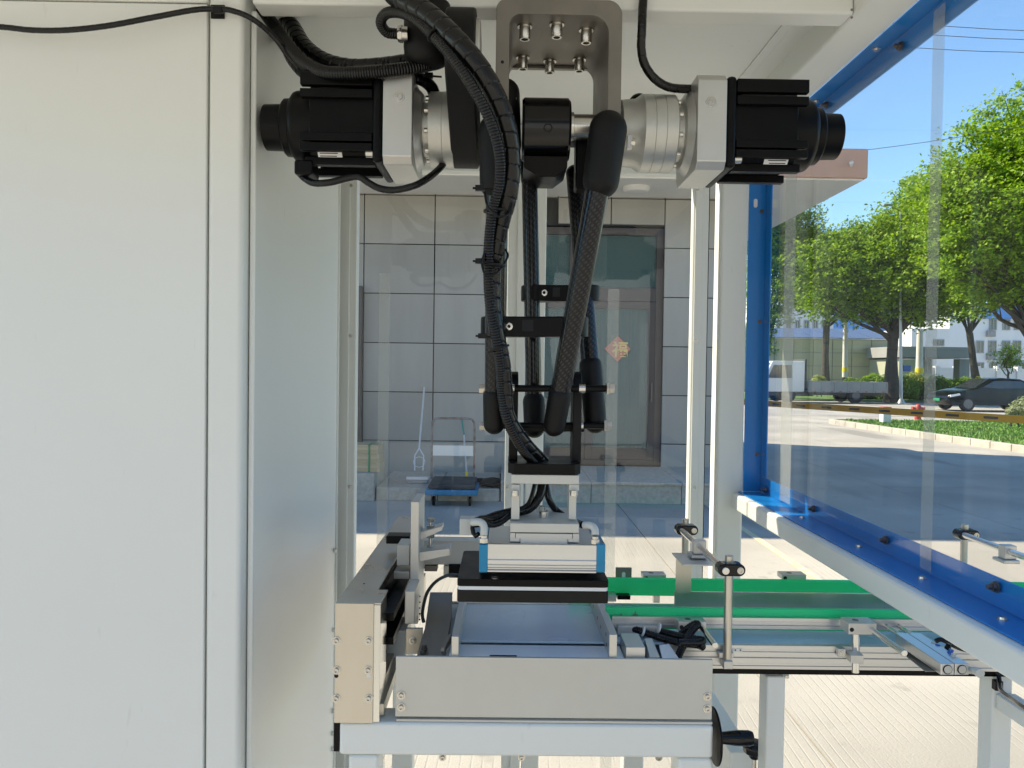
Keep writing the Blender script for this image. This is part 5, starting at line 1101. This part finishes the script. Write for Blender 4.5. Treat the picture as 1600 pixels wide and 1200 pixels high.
# hoses at the tool
cab('air_hose', [(848, 745, 1.36), (843, 775, 1.345), (826, 795, 1.335), (800, 800, 1.32), (775, 806, 1.31), (755, 814, 1.30), (740, 818, 1.30)], .0078, 'spiral', 'black hose curving from the tool plate to the left fitting', 'hose', n=12)
cab('air_hose', [(852, 745, 1.37), (855, 770, 1.36), (860, 785, 1.36), (870, 798, 1.37), (890, 812, 1.34), (912, 821, 1.28)], .0060, 'plain', 'black hose curving from the tool plate to the right fitting', 'hose', n=12)
cab('air_hose', [(838, 748, 1.35), (825, 788, 1.33), (796, 800, 1.315), (772, 812, 1.30), (757, 808, 1.295), (745, 812, 1.29), (738, 822, 1.285), (742, 838, 1.28), (750, 832, 1.275)], .0040, 'plain', 'thin black hose looped round the pale valve block', 'hose', n=10)
cab('air_hose', [(796, 806, 1.30), (780, 818, 1.29), (765, 820, 1.285), (756, 814, 1.28), (742, 816, 1.28)], .0050, 'plain', 'short black hose lying in front of the fittings', 'hose', n=10)

# ================================================================== TABLE, SLIDE UNIT, TRAY
TB = thing('machine_table', (0, 1.28, 0), 'white square-tube table frame under the steel front plate', 'table')
zb1, zb0 = P(800, 1131.5, 1.25).z, P(800, 1183, 1.25).z
xa3, xb3 = P(530, 1150, 1.25).x, P(1115, 1150, 1.25).x
s = MB(); s.box((xa3, 1.25, zb0), (xb3, 1.31, zb1)); build('front_rail', s, 'white', TB, bevel=.006, seg=4)
s = MB(); a, b = P(544, 1190, 1.25).x, P(591, 1190, 1.25).x; s.box((a, 1.251, 0), (b, 1.309, zb0 - .0005)); build('leg', s, 'white', TB, bevel=.006, seg=3)
s = MB(); a, b = P(1060, 1190, 1.25).x, P(1114, 1190, 1.25).x; s.box((a, 1.251, 0), (b, 1.309, zb0 - .0005)); build('leg', s, 'white', TB, bevel=.006, seg=3)
for xx in (xa3 + .001, xb3 - .051):
    s = MB(); s.box((xx, 1.3105, zb0), (xx + .05, 1.9, zb1 - .001)); build('side_rail', s, 'white', TB, bevel=.005)
    s = MB(); s.box((xx, 1.85, 0), (xx + .05, 1.899, zb0 - .001)); build('leg', s, 'white', TB, bevel=.005)
s = MB(); s.box((xa3 - .010, 1.255, zb0 + .004), (xa3 - .001, 1.30, zb1 - .002)); build('mounting_strip', s, 'black', TB)
for px in (635, 690, 803, 834):
    w = 10 if px != 803 else 5; s = MB(); a, b = P(px - w, 1190, 1.45), P(px + w, 1190, 1.45)
    s.box((a.x, 1.45, zb0 - .06), (b.x, 1.47, zb0 + .02)); build('hanger_block', s, 'alu' if px not in (803,) else 'black', TB, bevel=.002)
for px in (691, 815, 1031):
    c = P(px, 1187, 1.44); inst('hanger_screw', SCREW, TB, (c.x, 1.449, c.z), q((0,-1,0)))
# front plate of the slide unit
SU = thing('slide_tray', (.06, 1.27, zb1), 'grey metal tray unit with a wide front plate between the table and belt', 'tray')
s = MB(); s.pbox(618, 1028.5, 1113, 1122, 1.252, 1.258); build('front_plate', s, 'alup', SU, bevel=.0006)
s = MB(); a = P(619, 1123, 1.255); b = P(1113, 1131.5, 1.255); s.box((a.x, 1.254, zb1 + .0005), (b.x, 1.34, a.z)); build('base_plate', s, 'alup', SU, bevel=.0008)
zf = P(800, 1028.5, 1.252).z
for px, py in ((627, 1086), (627, 1104.5), (1105, 1088), (1105, 1107)):
    c = P(px, py, 1.252); inst('plate_screw', SCREW, SU, (c.x, 1.2518, c.z), q((0,-1,0)))
# tray floor and its side plates
BZ_ = 1.122                                              # belt surface height
xtl, xtr = P(701, 1022, 1.262).x, P(976, 1025, 1.262).x
s = MB(); s.box((xtl - .0, 1.2585, BZ_ - .006), (xtr, 1.318, BZ_ - .0005)); build('tray_floor', s, 'tray', SU, bevel=.0008)
zpl = P(870, 943, 1.45).z
s = MB(); tl = P(722, 943, 1.46); s.box((tl.x - .006, 1.2585, BZ_ + .000), (tl.x + .006, 1.56, BZ_ + .034)); build('side_plate', s, 'alu', SU, bevel=.001)
tr_ = P(930, 943, 1.46); s = MB(); s.box((tr_.x, 1.2585, BZ_), (tr_.x + .013, 1.56, BZ_ + .040)); rp = build('side_plate', s, 'alu', SU, bevel=.001)
for y_, z_ in ((1.29, .012), (1.30, .026), (1.37, .015), (1.42, .015), (1.49, .015)):
    s = MB(); s.lathe((tr_.x - .0003, y_, BZ_ + z_), (1, 0, 0), [(0, .0035), (.0002, .0001)], 12); build('slot_hole', s, 'dark', rp)
s = MB(); s.stadium((P(890, 1022, 1.262).x - .13, 1.266, BZ_ - .0002), (P(890, 1022, 1.262).x - .09, 1.266, BZ_ - .0002), .0028, (0, 0, 1), .0008); build('floor_slot', s, 'dark', SU)
# left inclined rail plates between slide box and tray
s = MB(); s.prism([P(650, 1028, 1.27), P(694, 1028, 1.27), P(706, 960, 1.40), P(707, 925, 1.50), P(672, 925, 1.50), P(664, 980, 1.36)], (0, 0, -.012)); o = build('left_bracket_plate', s, 'steeld', SU, bevel=.001)
for px, py, Y in ((663, 1009, 1.29), (660, 1020, 1.275)):
    c = P(px, py, Y); s = MB(); s.lathe((c.x, Y, c.z - .006), (0, 0, 1), [(0, .0055), (.003, .0055), (.0031, .004), (.008, .004)], 14); build('stud', s, 'dscrew', o)
s = MB(); s.stadium((P(692, 1024, 1.266).x, 1.275, BZ_ + .006), (P(700, 985, 1.266).x, 1.32, BZ_ + .010), .006, (1, 0, .0), .006); build('catch', s, 'steeld', SU)
# right: cylinder block with sensors
zc_ = BZ_
s = MB(); s.box((P(978, 1028, 1.262).x, 1.262, BZ_ - .004), (P(1008, 1028, 1.262).x, 1.33, BZ_ + .018)); build('stop_block', s, 'alu', SU, bevel=.001)
s = MB(); a = P(960, 985, 1.40); b = P(1020, 985, 1.40); s.box((a.x, 1.36, BZ_ + .003), (b.x + .006, 1.42, BZ_ + .020)); sb = build('sensor_block', s, 'alup', SU, bevel=.0015)
s = MB(); s.prism([P(1007, 997, 1.33), P(1019, 997, 1.33), P(1031, 1026, 1.262), P(1015, 1026, 1.262)], (0, 0, -.018)); build('angle_plate', s, 'alu', SU, bevel=.0008)
c = P(1037, 1023, 1.266); s = MB(); s.lathe((c.x, 1.27, BZ_ - .012), (0, 0, 1), [(0, .006), (.006, .006), (.0061, .0045), (.012, .0045)], 16); build('stud', s, 'dscrew', SU)
s = MB(); s.prism([P(1030, 1008, 1.30), P(1045, 1006, 1.31), P(1060, 1028, 1.262), P(1035, 1028, 1.262)], (0, 0, -.004)); build('gusset', s, 'label', SU)
for k, (px, py, Y) in enumerate(((970, 978, 1.385), (992, 975, 1.385))):
    c = P(px, py, Y); sn = MB(); sn.lathe((c.x, Y, c.z - .008), (0, 0, 1), [(0, .0075), (.010, .0075), (.011, .006)], 18); so_ = build('sensor_elbow', sn, 'black', sb)
    s = MB(); s.lathe((c.x, Y, c.z + .003), (0, 0, 1), [(0, .0048), (.004, .0048), (.0041, .0062), (.0075, .0062), (.0076, .0038), (.012, .0038), (.0121, .0058), (.0155, .0058), (.0156, .0032), (.021, .0032)], 14); build('sensor_stud', s, 'steeld', so_)
h1 = cab('corrugated_hose', [(973, 980, 1.385), (995, 984, 1.36), (1030, 996, 1.34), (1065, 1005, 1.32), (1090, 1008, 1.31), (1098, 1011, 1.305), (1092, 1006, 1.30)], .0062, 'ribbed', 'lower black corrugated sensor cable beside the tray', 'cable', n=12)
h2 = cab('corrugated_hose', [(995, 976, 1.385), (1020, 983, 1.37), (1055, 992, 1.34), (1085, 998, 1.32), (1098, 1000, 1.315), (1092, 1004, 1.30), (1060, 1004, 1.29)], .0062, 'ribbed', 'upper black corrugated sensor cable beside the tray', 'cable', n=12)
h3 = cab('black_hose', [(1058, 1030, 1.30), (1066, 1012, 1.31), (1078, 990, 1.33), (1090, 975, 1.34), (1080, 978, 1.345), (1062, 988, 1.35)], .0068, 'ribbed', 'black cable bending up over the two sensor cables', 'cable', n=12)
for o_, (px, py, Y) in ((h1, (1003, 986, 1.353)), (h2, (1028, 981, 1.355))):
    s = MB(); a = P(px, py, Y); s.tube([a, P(px + 3, py + 1, Y)], .0088, 16); build('white_tie', s, 'tie', o_, bevel=.0008)

# ================================================================== LINEAR ACTUATOR (stainless box)
LA = thing('linear_actuator', (P(556, 1130, 1.245).x, 1.6, zb1), 'stainless steel box-section linear slide beside the white cabinet', 'actuator')
AY0, AY1 = 1.245, 1.98
ax0, ax1 = P(523, 1030, AY0).x, P(583, 1030, AY0).x; az0, az1 = P(555, 1130, AY0).z, P(555, 943, AY0).z
s = MB(); s.box((ax0, AY0, az0), (ax1, AY0 + .004, az1)); ep = build('end_plate', s, 'steel', LA, bevel=.0006)
for px, py in ((526, 1001), (576, 1001), (526, 1047), (575, 1047), (525.5, 1091), (576, 1091)):
    c = P(px, py, AY0); inst('end_screw', SCREW, ep, (c.x, AY0 - .0002, c.z), q((0,-1,0)))
for px, mt in ((525.5, 'dark'), (576, 'label')):
    c = P(px, 1056, AY0); s = MB(); s.lathe((c.x, AY0 - .0003, c.z), (0, 1, 0), [(0, .0035), (.0002, .0001)], 14); build('sensor_hole', s, mt, ep)
s = MB(); s.box((ax0, AY0 + .0045, az1 - .003), (ax1 + .011, AY0 + .08, az1)); build('top_cover', s, 'steel', LA, bevel=.0006)
s = MB(); s.box((ax0, AY0 + .0805, az1 - .0032), (ax1 - .006, AY1, az1 - .0002)); build('top_cover', s, 'steel', LA, bevel=.0006)
s = MB(); s.box((ax0, AY0 + .0045, az0), (ax0 + .003, AY1, az1 - .0035)); build('side_cover', s, 'steel', LA)
s = MB(); s.box((ax1 - .003, AY0 + .0045, az0), (ax1 + .0105, AY0 + .070, az1 - .0035)); build('side_cover', s, 'chrome', LA, bevel=.0006)
s = MB(); s.box((ax1 - .004, AY0 + .0705, az0), (ax1 + .010, AY1, az0 + .05)); build('side_cover', s, 'steel', LA, bevel=.0006)
s = MB(); s.box((ax1 - .012, AY0 + .072, az0 + .051), (ax1 - .004, AY1 - .01, az1 - .012)); build('belt_slot', s, 'black', LA)
s = MB(); s.box((ax1 - .003, AY0 + .09, az1 - .058), (ax1 + .020, AY1 - .1, az1 - .044)); s.box((ax1 - .003, AY0 + .09, az1 - .10), (ax1 + .020, AY1 - .1, az1 - .086)); build('guide_rail', s, 'black', LA, bevel=.001)
c = P(569, 907, 1.36); s = MB(); s.lathe((c.x, 1.36, az1 - .0002), (0, 0, 1), [(0, .002), (.0006, .0018)], 10); build('pin', s, 'dark', LA)
# carriage with tall upright plate
CG = bpy.data.objects.new('carriage', None); S.collection.objects.link(CG); WL[CG] = Vector((ax1 + .05, 1.5, az1)); CG.parent = LA; CG.location = WL[CG] - WL[LA]
s = MB(); s.pbox(641, 784, 654, 975, 1.46, 1.56); build('upright_plate', s, 'alu', CG, bevel=.001)
s = MB(); s.pbox(632, 924, 648, 975, 1.38, 1.459); build('carriage_block', s, 'alu', CG, bevel=.0015)
s = MB(); s.pbox(605, 893, 640, 905, 1.50, 1.55); build('arm_block', s, 'alu', CG, bevel=.0015)
s = MB(); s.pbox(620, 852, 640, 884, 1.50, 1.56); build('arm_block', s, 'alup', CG, bevel=.0015)
s = MB(); s.pbox(603, 838, 640, 850, 1.58, 1.62); build('arm_block', s, 'black', CG, bevel=.0015)
s = MB(); s.prism([P(655, 845, 1.50), P(691, 829, 1.50), P(691, 822, 1.50), P(655, 832, 1.50)], (0, .04, 0)); build('stop_lug', s, 'alu', CG, bevel=.001)
s = MB(); s.prism([P(655, 878, 1.48), P(703, 868, 1.48), P(703, 857, 1.48), P(655, 863, 1.48)], (0, .045, 0)); build('stop_lug', s, 'alu', CG, bevel=.001)
sp_ = P(673, 840, 1.515); zl = P(673, 862, 1.515).z
s = MB(); s.lathe((sp_.x, 1.515, zl), (0, 0, 1), [(0, .0045), (.062, .0045)], 14); stt = build('stop_bolt', s, 'screw', CG)
for py in (858, 840, 826, 815):
    s = MB(); z_ = P(673, py, 1.515).z; s.lathe((sp_.x, 1.515, z_), (0, 0, 1), [(0, .0085), (.0065, .0085)], 6); build('nut', s, 'screw', stt)
for k in range(5):
    c = P(656.8, 930 + 9*k, 1.47); s = MB(); s.lathe((c.x - .0005, 1.462, c.z), (0, -1, 0), [(0, .0018), (.0004, .0015)], 8); build('dimple', s, 'dark', CG)
s = MB(); s.pbox(634, 983, 660, 1022, 1.36, 1.37); lb = build('lower_plate', s, 'steel', CG, bevel=.001); c = P(645, 1001, 1.36); inst('screw', SCREW, lb, (c.x, 1.3598, c.z), q((0,-1,0)))
s = MB(); s.pbox(600, 985, 634, 1035, 1.42, 1.50); build('guide_bracket', s, 'white', CG, bevel=.002)
s = MB(); s.prism([P(586, 1100, 1.27), P(600, 1100, 1.27), P(640, 985, 1.52), P(612, 985, 1.52)], (0, 0, -.02)); build('drip_rail', s, 'steel', LA, bevel=.001)
# cross arm in the rear of the tray
CA = tag(build('cross_arm', MB().pbox(657, 845, 800, 883, 1.60, 1.64), 'alup', bevel=.0015), 'grey metal cross arm behind the blue-ended cylinder', 'arm')
pb('arm_foot', 663, 884, 683, 893, 1.60, 1.63, 'steeld', CA); pb('arm_foot', 693, 884, 702, 899, 1.60, 1.63, 'alu', CA); pb('arm_motor', 701, 882, 722, 903, 1.595, 1.65, 'black', CA)
cab('curved_cable', [(714, 898, 1.50), (700, 899, 1.48), (682, 908, 1.45), (668, 925, 1.42), (662, 945, 1.39), (660, 962, 1.37), (663, 975, 1.36)], .0032, 'plain', 'thin black cable curving down between the slide and the tray', 'cable', n=10)

# ================================================================== CONVEYOR
CV = thing('belt_conveyor', (1.0, 1.44, 0), 'belt conveyor with aluminium side profiles and green guide rails', 'conveyor')
BY0, BY1 = 1.333, 1.547; cx0, cx1 = P(690, 1005, 1.34).x, 2.6
s = MB(); s.box((cx0, BY0 + .004, BZ_ - .004), (cx1, BY1 - .004, BZ_)); build('belt', s, 'belt', CV, smooth=False)
s = MB(); s.box((cx0, BY0 + .004, BZ_ - .040), (cx1, BY1 - .004, BZ_ - .037)); build('return_belt', s, 'belt', CV, smooth=False)
def profile(y, sgn, nm='side_profile'):
    h = .040; pr = [(0, .001), (0, -.006), (.002, -.007), (.002, -.0095), (0, -.0105), (0, -.017), (.003, -.018), (.003, -.020), (0, -.021), (0, -.030), (.002, -.031), (.002, -.034), (0, -.035), (0, -h)]
    s = MB(); s.prism([(cx0 + .39 if sgn < 0 else cx0, y - sgn*(-d) if False else y + (d if sgn < 0 else -d), BZ_ + z) for d, z in pr] + [(cx0 + .39 if sgn < 0 else cx0, y + (.012 if sgn < 0 else -.012), BZ_ - h), (cx0 + .39 if sgn < 0 else cx0, y + (.012 if sgn < 0 else -.012), BZ_ + .001)], (cx1 - cx0 - (.39 if sgn < 0 else 0), 0, 0)); return build(nm, s, 'alux', CV, ang=25)
profile(BY0 - .010, -1); profile(BY1 + .010, 1)
s = MB(); s.box((cx0 + .39, BY0 - .006, BZ_ - .0505), (cx1, BY0 + .01, BZ_ - .0405)); build('lower_strip', s, 'black', CV)
s = MB(); s.box((P(1144, 1016, 1.323).x, 1.3222, P(1150, 1018.5, 1.323).z), (P(1160, 1016, 1.323).x, 1.3228, P(1150, 1013, 1.323).z)); sk = build('sticker', s, 'label', CV, smooth=False)
for px in (1149, 1157):
    c = P(px, 1015.8, 1.3222); s = MB(); s.lathe((c.x, 1.3222, c.z), (0, -1, 0), [(0, .0014), (.0002, .0012)], 10); build('sticker_dot', s, 'dark', sk)
# near guide rail: green core in an aluminium profile
gx0, gx1 = P(946, 957, 1.39).x, 2.5
z1, z2, z3, z4 = [P(1100, y, 1.375).z for y in (952.5, 964, 981, 986)]
s = MB(); s.box((gx0, 1.382, z4), (gx1, 1.392, z1)); gr_ = build('guide_strip', s, 'gel', CV, bevel=.0012)
s = MB(); zz = z3; hg = z2 - z3
s.prism([(gx0 + .01, 1.3815, z3), (gx0 + .01, 1.372, z3), (gx0 + .01, 1.372, z3 + hg*.3), (gx0 + .01, 1.374, z3 + hg*.35), (gx0 + .01, 1.374, z3 + hg*.65), (gx0 + .01, 1.372, z3 + hg*.7), (gx0 + .01, 1.372, z2), (gx0 + .01, 1.3815, z2)], (gx1 - gx0 - .01, 0, 0)); build('guide_profile', s, 'alux', CV, ang=25)
# far guide rail
z1, z2 = P(1100, 905.5, 1.60).z, P(1000, 931, 1.60).z
s = MB(); s.box((gx0 - .05, 1.60, z2), (gx1, 1.612, z1)); build('guide_strip', s, 'gel', CV, bevel=.0015)
# lane divider (silver bar) with upright end plate
dx0 = P(1054, 940, 1.475).x
s = MB(); s.box((dx0, 1.475, P(1200, 951, 1.475).z), (1.6, 1.480, P(1200, 926, 1.475).z)); DV = build('divider_bar', s, 'steel', CV, bevel=.0006)
s = MB(); s.box((dx0 + .001, 1.4735, P(1070, 926, 1.475).z), (P(1080, 900, 1.475).x, 1.4748, P(1070, 874, 1.475).z)); build('end_upright', s, 'steel', DV, bevel=.0005)
s = MB(); s.box((dx0 + .001, 1.42, P(1070, 873, 1.475).z), (P(1115, 873, 1.475).x, 1.51, P(1070, 870.5, 1.475).z)); build('hanger_tab', s, 'alu', DV, bevel=.0005)
# bracket blocks on the rails
def rail_block(px, py, Y, w=37, h=10, d=.03, rodlen=0, post=None, nm='rail_bracket'):
    s = MB(); s.pbox(px - w/2, py - h/2, px + w/2, py + h/2, Y, Y + d); o = build(nm, s, 'alu', CV, bevel=.0012)
    c = P(px - w/2 + w*.4, py - h/2, Y); s = MB(); s.lathe((c.x, Y + d*.5, P(px, py - h/2, Y).z), (0, 0, 1), [(0, .0055), (.0006, .0052)], 14); build('bracket_bolt', s, 'dscrew', o)
    c = P(px - w/2 + 5, py + 1, Y); s = MB(); s.lathe((c.x, Y - .0002, c.z), (0, -1, 0), [(0, .0038), (.0005, .0036)], 14); build('bracket_bore', s, 'dark', o)
    if rodlen:
        c = P(px + w/2 - 8, py + 1, Y); s = MB(); s.tube([(c.x, Y + d + .0, c.z), (c.x, Y - rodlen, c.z)], .0052, 18); build('guide_rod', s, 'chrome', o, bevel=.0008)
    if post:
        c = P(px - 6, py, Y); z0_, z1_ = post; s = MB(); s.tube([(c.x, Y + .012, z0_), (c.x, Y + .012, P(px, py + h/2, Y).z)], .0078, 20); build('rod', s, 'chrome', o, bevel=.0008)
    return o
rail_block(1023, 902, 1.615, 36, 8, .03); rail_block(1241, 902, 1.615, 38, 8, .03)
rail_block(1082, 979, 1.345, 44, 15, .03, .09)
rb_ = rail_block(1348, 983, 1.315, 44, 18, .035, .11, (P(1336, 1049, 1.33).z, 0))
s = MB(); s.pbox(1330, 1024, 1350, 1037, 1.300, 1.3225); build('rod_clamp', s, 'alu', rb_, bevel=.0012)
s = MB(); s.pbox(1310, 1014, 1322, 1027, 1.312, 1.3225); build('rod_foot', s, 'alu', rb_, bevel=.0012); c = P(1316, 1021, 1.311); inst('screw', SCREWS, rb_, (c.x, 1.3118, c.z), q((0,-1,0)))
s = MB(); s.pbox(1021, 931, 1031, 942, 1.62, 1.635); build('rail_foot', s, 'chrome', CV); s = MB(); s.pbox(950, 931, 963, 940, 1.57, 1.60); build('rail_sensor', s, 'alu', CV); s = MB(); s.pbox(965, 931, 985, 937, 1.58, 1.60); build('rail_sensor', s, 'black', CV)
s = MB(); s.pbox(962, 887, 987, 906, 1.62, 1.624); sl_ = build('slotted_tab', s, 'steeld', CV, bevel=.0005); c = P(974.5, 901, 1.619); s = MB(); s.stadium((c.x, 1.6195, c.z - .002), (c.x, 1.6195, c.z + .006), .0038, (0, 1, 0), .0006); build('slot', s, 'label', sl_)
s = MB(); s.pbox(1325, 953, 1366, 957, 1.50, 1.53); build('divider_foot', s, 'black', CV, bevel=.001)
# legs
def cleg(x0, x1, Y0_, Y1_, top, plate=None):
    a, b = P(x0, 1100, Y0_).x, P(x1, 1100, Y0_).x; s = MB(); s.box((a, Y0_, 0), (b, Y1_, top)); return build('leg', s, 'white', CV, bevel=.004, seg=3)
lt = BZ_ - .0512
cleg(1197, 1227, 1.335, 1.375, lt - .006); s = MB(); s.pbox(1184, 1040.5, 1239, 1046, 1.327, 1.40); build('leg_plate', s, 'white', CV, bevel=.0015)
c = P(1231, 1049, 1.335); s = MB(); s.lathe((c.x, 1.345, lt - .007), (0, 0, -1), [(0, .006), (.005, .006), (.0055, .004)], 14); build('leg_bolt', s, 'screw', CV)
cleg(1550, 1582, 1.335, 1.375, lt); cleg(1197, 1227, 1.52, 1.56, lt); cleg(1550, 1582, 1.52, 1.56, lt)
c = P(1556, 1090, 1.334); s = MB(); s.box((c.x, .3, c.z - .02), (c.x + .035, 1.3345, c.z + .008)); build('stretcher', s, 'white', CV, bevel=.003)
cab('power_cable', [(1552, 1043, 1.33), (1560, 1055, 1.325), (1562, 1068, 1.31), (1565, 1080, 1.26), (1580, 1092, 1.20), (1600, 1106, 1.12), (1650, 1140, 1.0)], .0038, 'plain', 'black power cable strapped to the right conveyor leg', 'cable', n=10)
cl_ = tag(build('cable_clip', MB().pbox(1556, 1065, 1568, 1080, 1.322, 1.334), 'rubber', bevel=.001), 'small black cable clip on the right conveyor leg', 'clip')

# guide stands: uprights, clamps and cross rods
def stand(xn, yn0, yn1, xf, yf0, yf1, lab, Yn=1.31, Yf=1.63, yc=887, ycf=834, part=True):
    cn_ = P(xn, yc, Yn); cf_ = P(xf, ycf, Yf); X0 = cn_.x
    t = thing('guide_stand', (X0, 1.47, P(xn, yn1, Yn).z), lab, 'stand', 'rod stands over the conveyor')
    s = MB(); s.tube([(X0, Yn, P(xn, yn1, Yn).z), (X0, Yn, P(xn, yn0, Yn).z)], .0072, 20); build('upright_rod', s, 'steel', t, bevel=.001)
    s = MB(); s.tube([(X0, Yf, P(xf, yf1, Yf).z), (X0, Yf, P(xf, yf0, Yf).z)], .0072, 20); build('upright_rod', s, 'steel', t, bevel=.001)
    zc1 = cn_.z; X2_ = X0 - .009
    s = MB(); s.tube([(X2_ - .004, Yn - .028, zc1 + .001), (X2_ - .004, Yf + .005, zc1 + .001)], .0062, 20); build('cross_rod', s, 'chrome', t, bevel=.0008)
    for Y_ in (Yn, Yf):
        s = MB(); s.stadium((X0 - .013, Y_ - .006, zc1), (X0 + .013, Y_ - .006, zc1), .0105, (0, 1, 0), .026); k_ = build('cross_clamp', s, 'blackg', t, bevel=.003, seg=3)
        s = MB(); s.lathe((X0 + .014, Y_ - .0192, zc1), (0, -1, 0), [(-.001, .0058), (.0012, .0058), (.0013, .0045), (.002, .0042), (.0021, .0025), (.0005, .0022)], 18); build('clamp_screw', s, 'screw', k_)
    s = MB(); s.box((X2_ - .014, 1.462, zc1 - .014), (X2_ + .010, 1.482, zc1 + .012)); s.box((X2_ - .020, 1.455, zc1 - .021), (X2_ + .012, 1.490, zc1 - .0145)); build('hanger_block', s, 'alu', t, bevel=.0015)
    s = MB(); s.box((X0 - .009, Yn - .012, P(xn, yn1, Yn).z + .0), (X0 + .007, Yn + .0128, P(xn, yn1, Yn).z + .014)); s.box((X0 - .014, Yn + .001, P(xn, yn1, Yn).z + .0142), (X0 + .012, Yn + .0128, P(xn, yn1, Yn).z + .024)); build('foot_clamp', s, 'alu', t, bevel=.0015)
    return t
stand(1139, 868, 1042, 1085, 811, 906, 'near rod stand with black clamps rising beside the front plate')
stand(1680, 880, 1042, 1507, 819, 906, 'second rod stand seen through the side window', yc=896)

# ejector cylinders at the conveyor edge
EJ = thing('ejector_cylinder', (P(1480, 1040, 1.24).x, 1.27, P(1490, 1053, 1.2).z), 'pair of aluminium pneumatic cylinders jutting from the conveyor side', 'cylinder')
for x0, x1, bxo in ((1470, 1491, 1422), (1492, 1514, 1447)):
    A0, A1, A2, A3 = P(x0, 1037, 1.18), P(x1, 1037, 1.18), P(x1, 1055, 1.18), P(x0, 1055, 1.18)
    s = MB(); s.prism([A0, A1, A2, A3], (0, .14, 0)); cb_ = build('cylinder_body', s, 'alux', EJ, bevel=.0012)
    c = (A0 + A2)/2; s = MB(); s.lathe((c.x, 1.1795, c.z), (0, -1, 0), [(0, .0075), (.0003, .0073)], 22); build('bore_ring', s, 'dark', cb_)
    s = MB(); s.lathe((c.x + .0004, 1.1790, c.z), (0, -1, 0), [(0, .0062), (.0003, .006)], 22); build('bore_cap', s, 'alup', cb_)
    s = MB(); s.tube([(c.x - .0, 1.32, c.z + .003), (c.x - .0, 1.40, c.z + .003)], .004, 14); build('piston_rod', s, 'chrome', EJ)
    s = MB(); s.box((c.x - .002, 1.1785, c.z - .0095), (c.x + .002, 1.319, c.z - .0090)); s = None
s = MB(); s.pbox(1396, 988, 1436, 1001, 1.405, 1.425); build('pusher_block', s, 'black', EJ, bevel=.0015)
s = MB(); s.prism([P(1395, 1008, 1.33), P(1425, 1008, 1.33), P(1462, 1048, 1.20), P(1446, 1048, 1.20)], (0, 0, -.002)); build('mounting_plate', s, 'steeld', EJ, bevel=.0004)
c = P(1397, 1009, 1.325); s = MB(); s.lathe((c.x, 1.322, c.z + .001), (0, 0, 1), [(0, .004), (.003, .004)], 12); build('stud', s, 'screw', EJ)
s = MB(); s.tube(catmull([P(1513, 1047, 1.20), P(1522, 1048, 1.19), P(1530, 1050, 1.175)], .004), .0055, 14); build('speed_valve', s, 'fitting', EJ)
s = MB(); c = P(1528, 1050, 1.17); s.lathe((c.x, 1.17, c.z), (0, -1, 0), [(-.01, .0045), (0, .007), (.006, .007), (.0065, .004)], 16); build('valve_collar', s, 'fitting', EJ)
for px, py, Y, mt in ((1456, 1010, 1.27, 'fitting'), (1488, 1028, 1.21, 'fitting'), (1480, 1012, 1.25, 'black'), (1463, 1013, 1.26, 'bluep'), (1484, 1021, 1.225, 'bluep')):
    c = P(px, py, Y); s = MB(); s.lathe((c.x, Y, c.z - .004), (.25, 0, 1), [(0, .0048), (.006, .0048), (.0061, .0038), (.011, .0038)], 14); build('push_fitting', s, mt, EJ)
s = MB(); s.tube(catmull([P(1466, 1014, 1.25), P(1475, 1020, 1.235), P(1484, 1024, 1.22)], .003), .002, 8); build('air_tube', s, 'label', EJ)
cab('sensor_lead', [(1462, 1002, 1.28), (1470, 999, 1.28), (1485, 1006, 1.27), (1500, 1013, 1.28), (1530, 1020, 1.30), (1560, 1022, 1.31)], .004, 'ribbed', 'short black lead lying over the ejector cylinders', 'cable', n=10)

# hand crank and knob below the front plate
HW = thing('hand_crank', (P(1116, 1150, 1.28).x, 1.29, P(1116, 1150, 1.28).z), 'black crank wheel with a handle at the right end of the table', 'crank')
c = P(1115, 1152, 1.28); s = MB(); s.lathe((c.x + .001, 1.285, c.z), (1, 0, 0), [(0, .047), (.003, .047), (.005, .040), (.006, .012), (.012, .010)], 40); build('disc', s, 'black', HW, bevel=.001)
s = MB(); s.lathe((c.x + .004, 1.262, P(1140, 1154, 1.26).z), (1, 0, 0), [(0, .008), (.004, .0095), (.030, .0125), (.050, .0125), (.056, .0105), (.057, .004)], 26); build('handle', s, 'blackg', HW)
KN = thing('star_knob', (P(1180, 1175, 1.40).x, 1.40, P(1180, 1200, 1.40).z), 'black clamping knob on a threaded rod below the conveyor', 'knob')
c = P(1179, 1160, 1.40); s = MB(); s.lathe((c.x, 1.40, c.z - .03), (0, 0, 1), [(0, .008), (.008, .012), (.012, .020), (.024, .0225), (.030, .019), (.032, .010)], 12); build('grip', s, 'blackg', KN, bevel=.002, ang=20)
s = MB(); s.tube([(c.x, 1.40, c.z - .12), (c.x, 1.40, c.z - .0295)], .0045, 12); build('threaded_rod', s, 'screw', KN)
s = MB(); a = P(1141, 1175, 1.45); b = P(1176, 1200, 1.45); s.box((a.x, 1.45, b.z - .05), (b.x, 1.75, a.z)); build('knob_bracket', s, 'white', KN, bevel=.003)
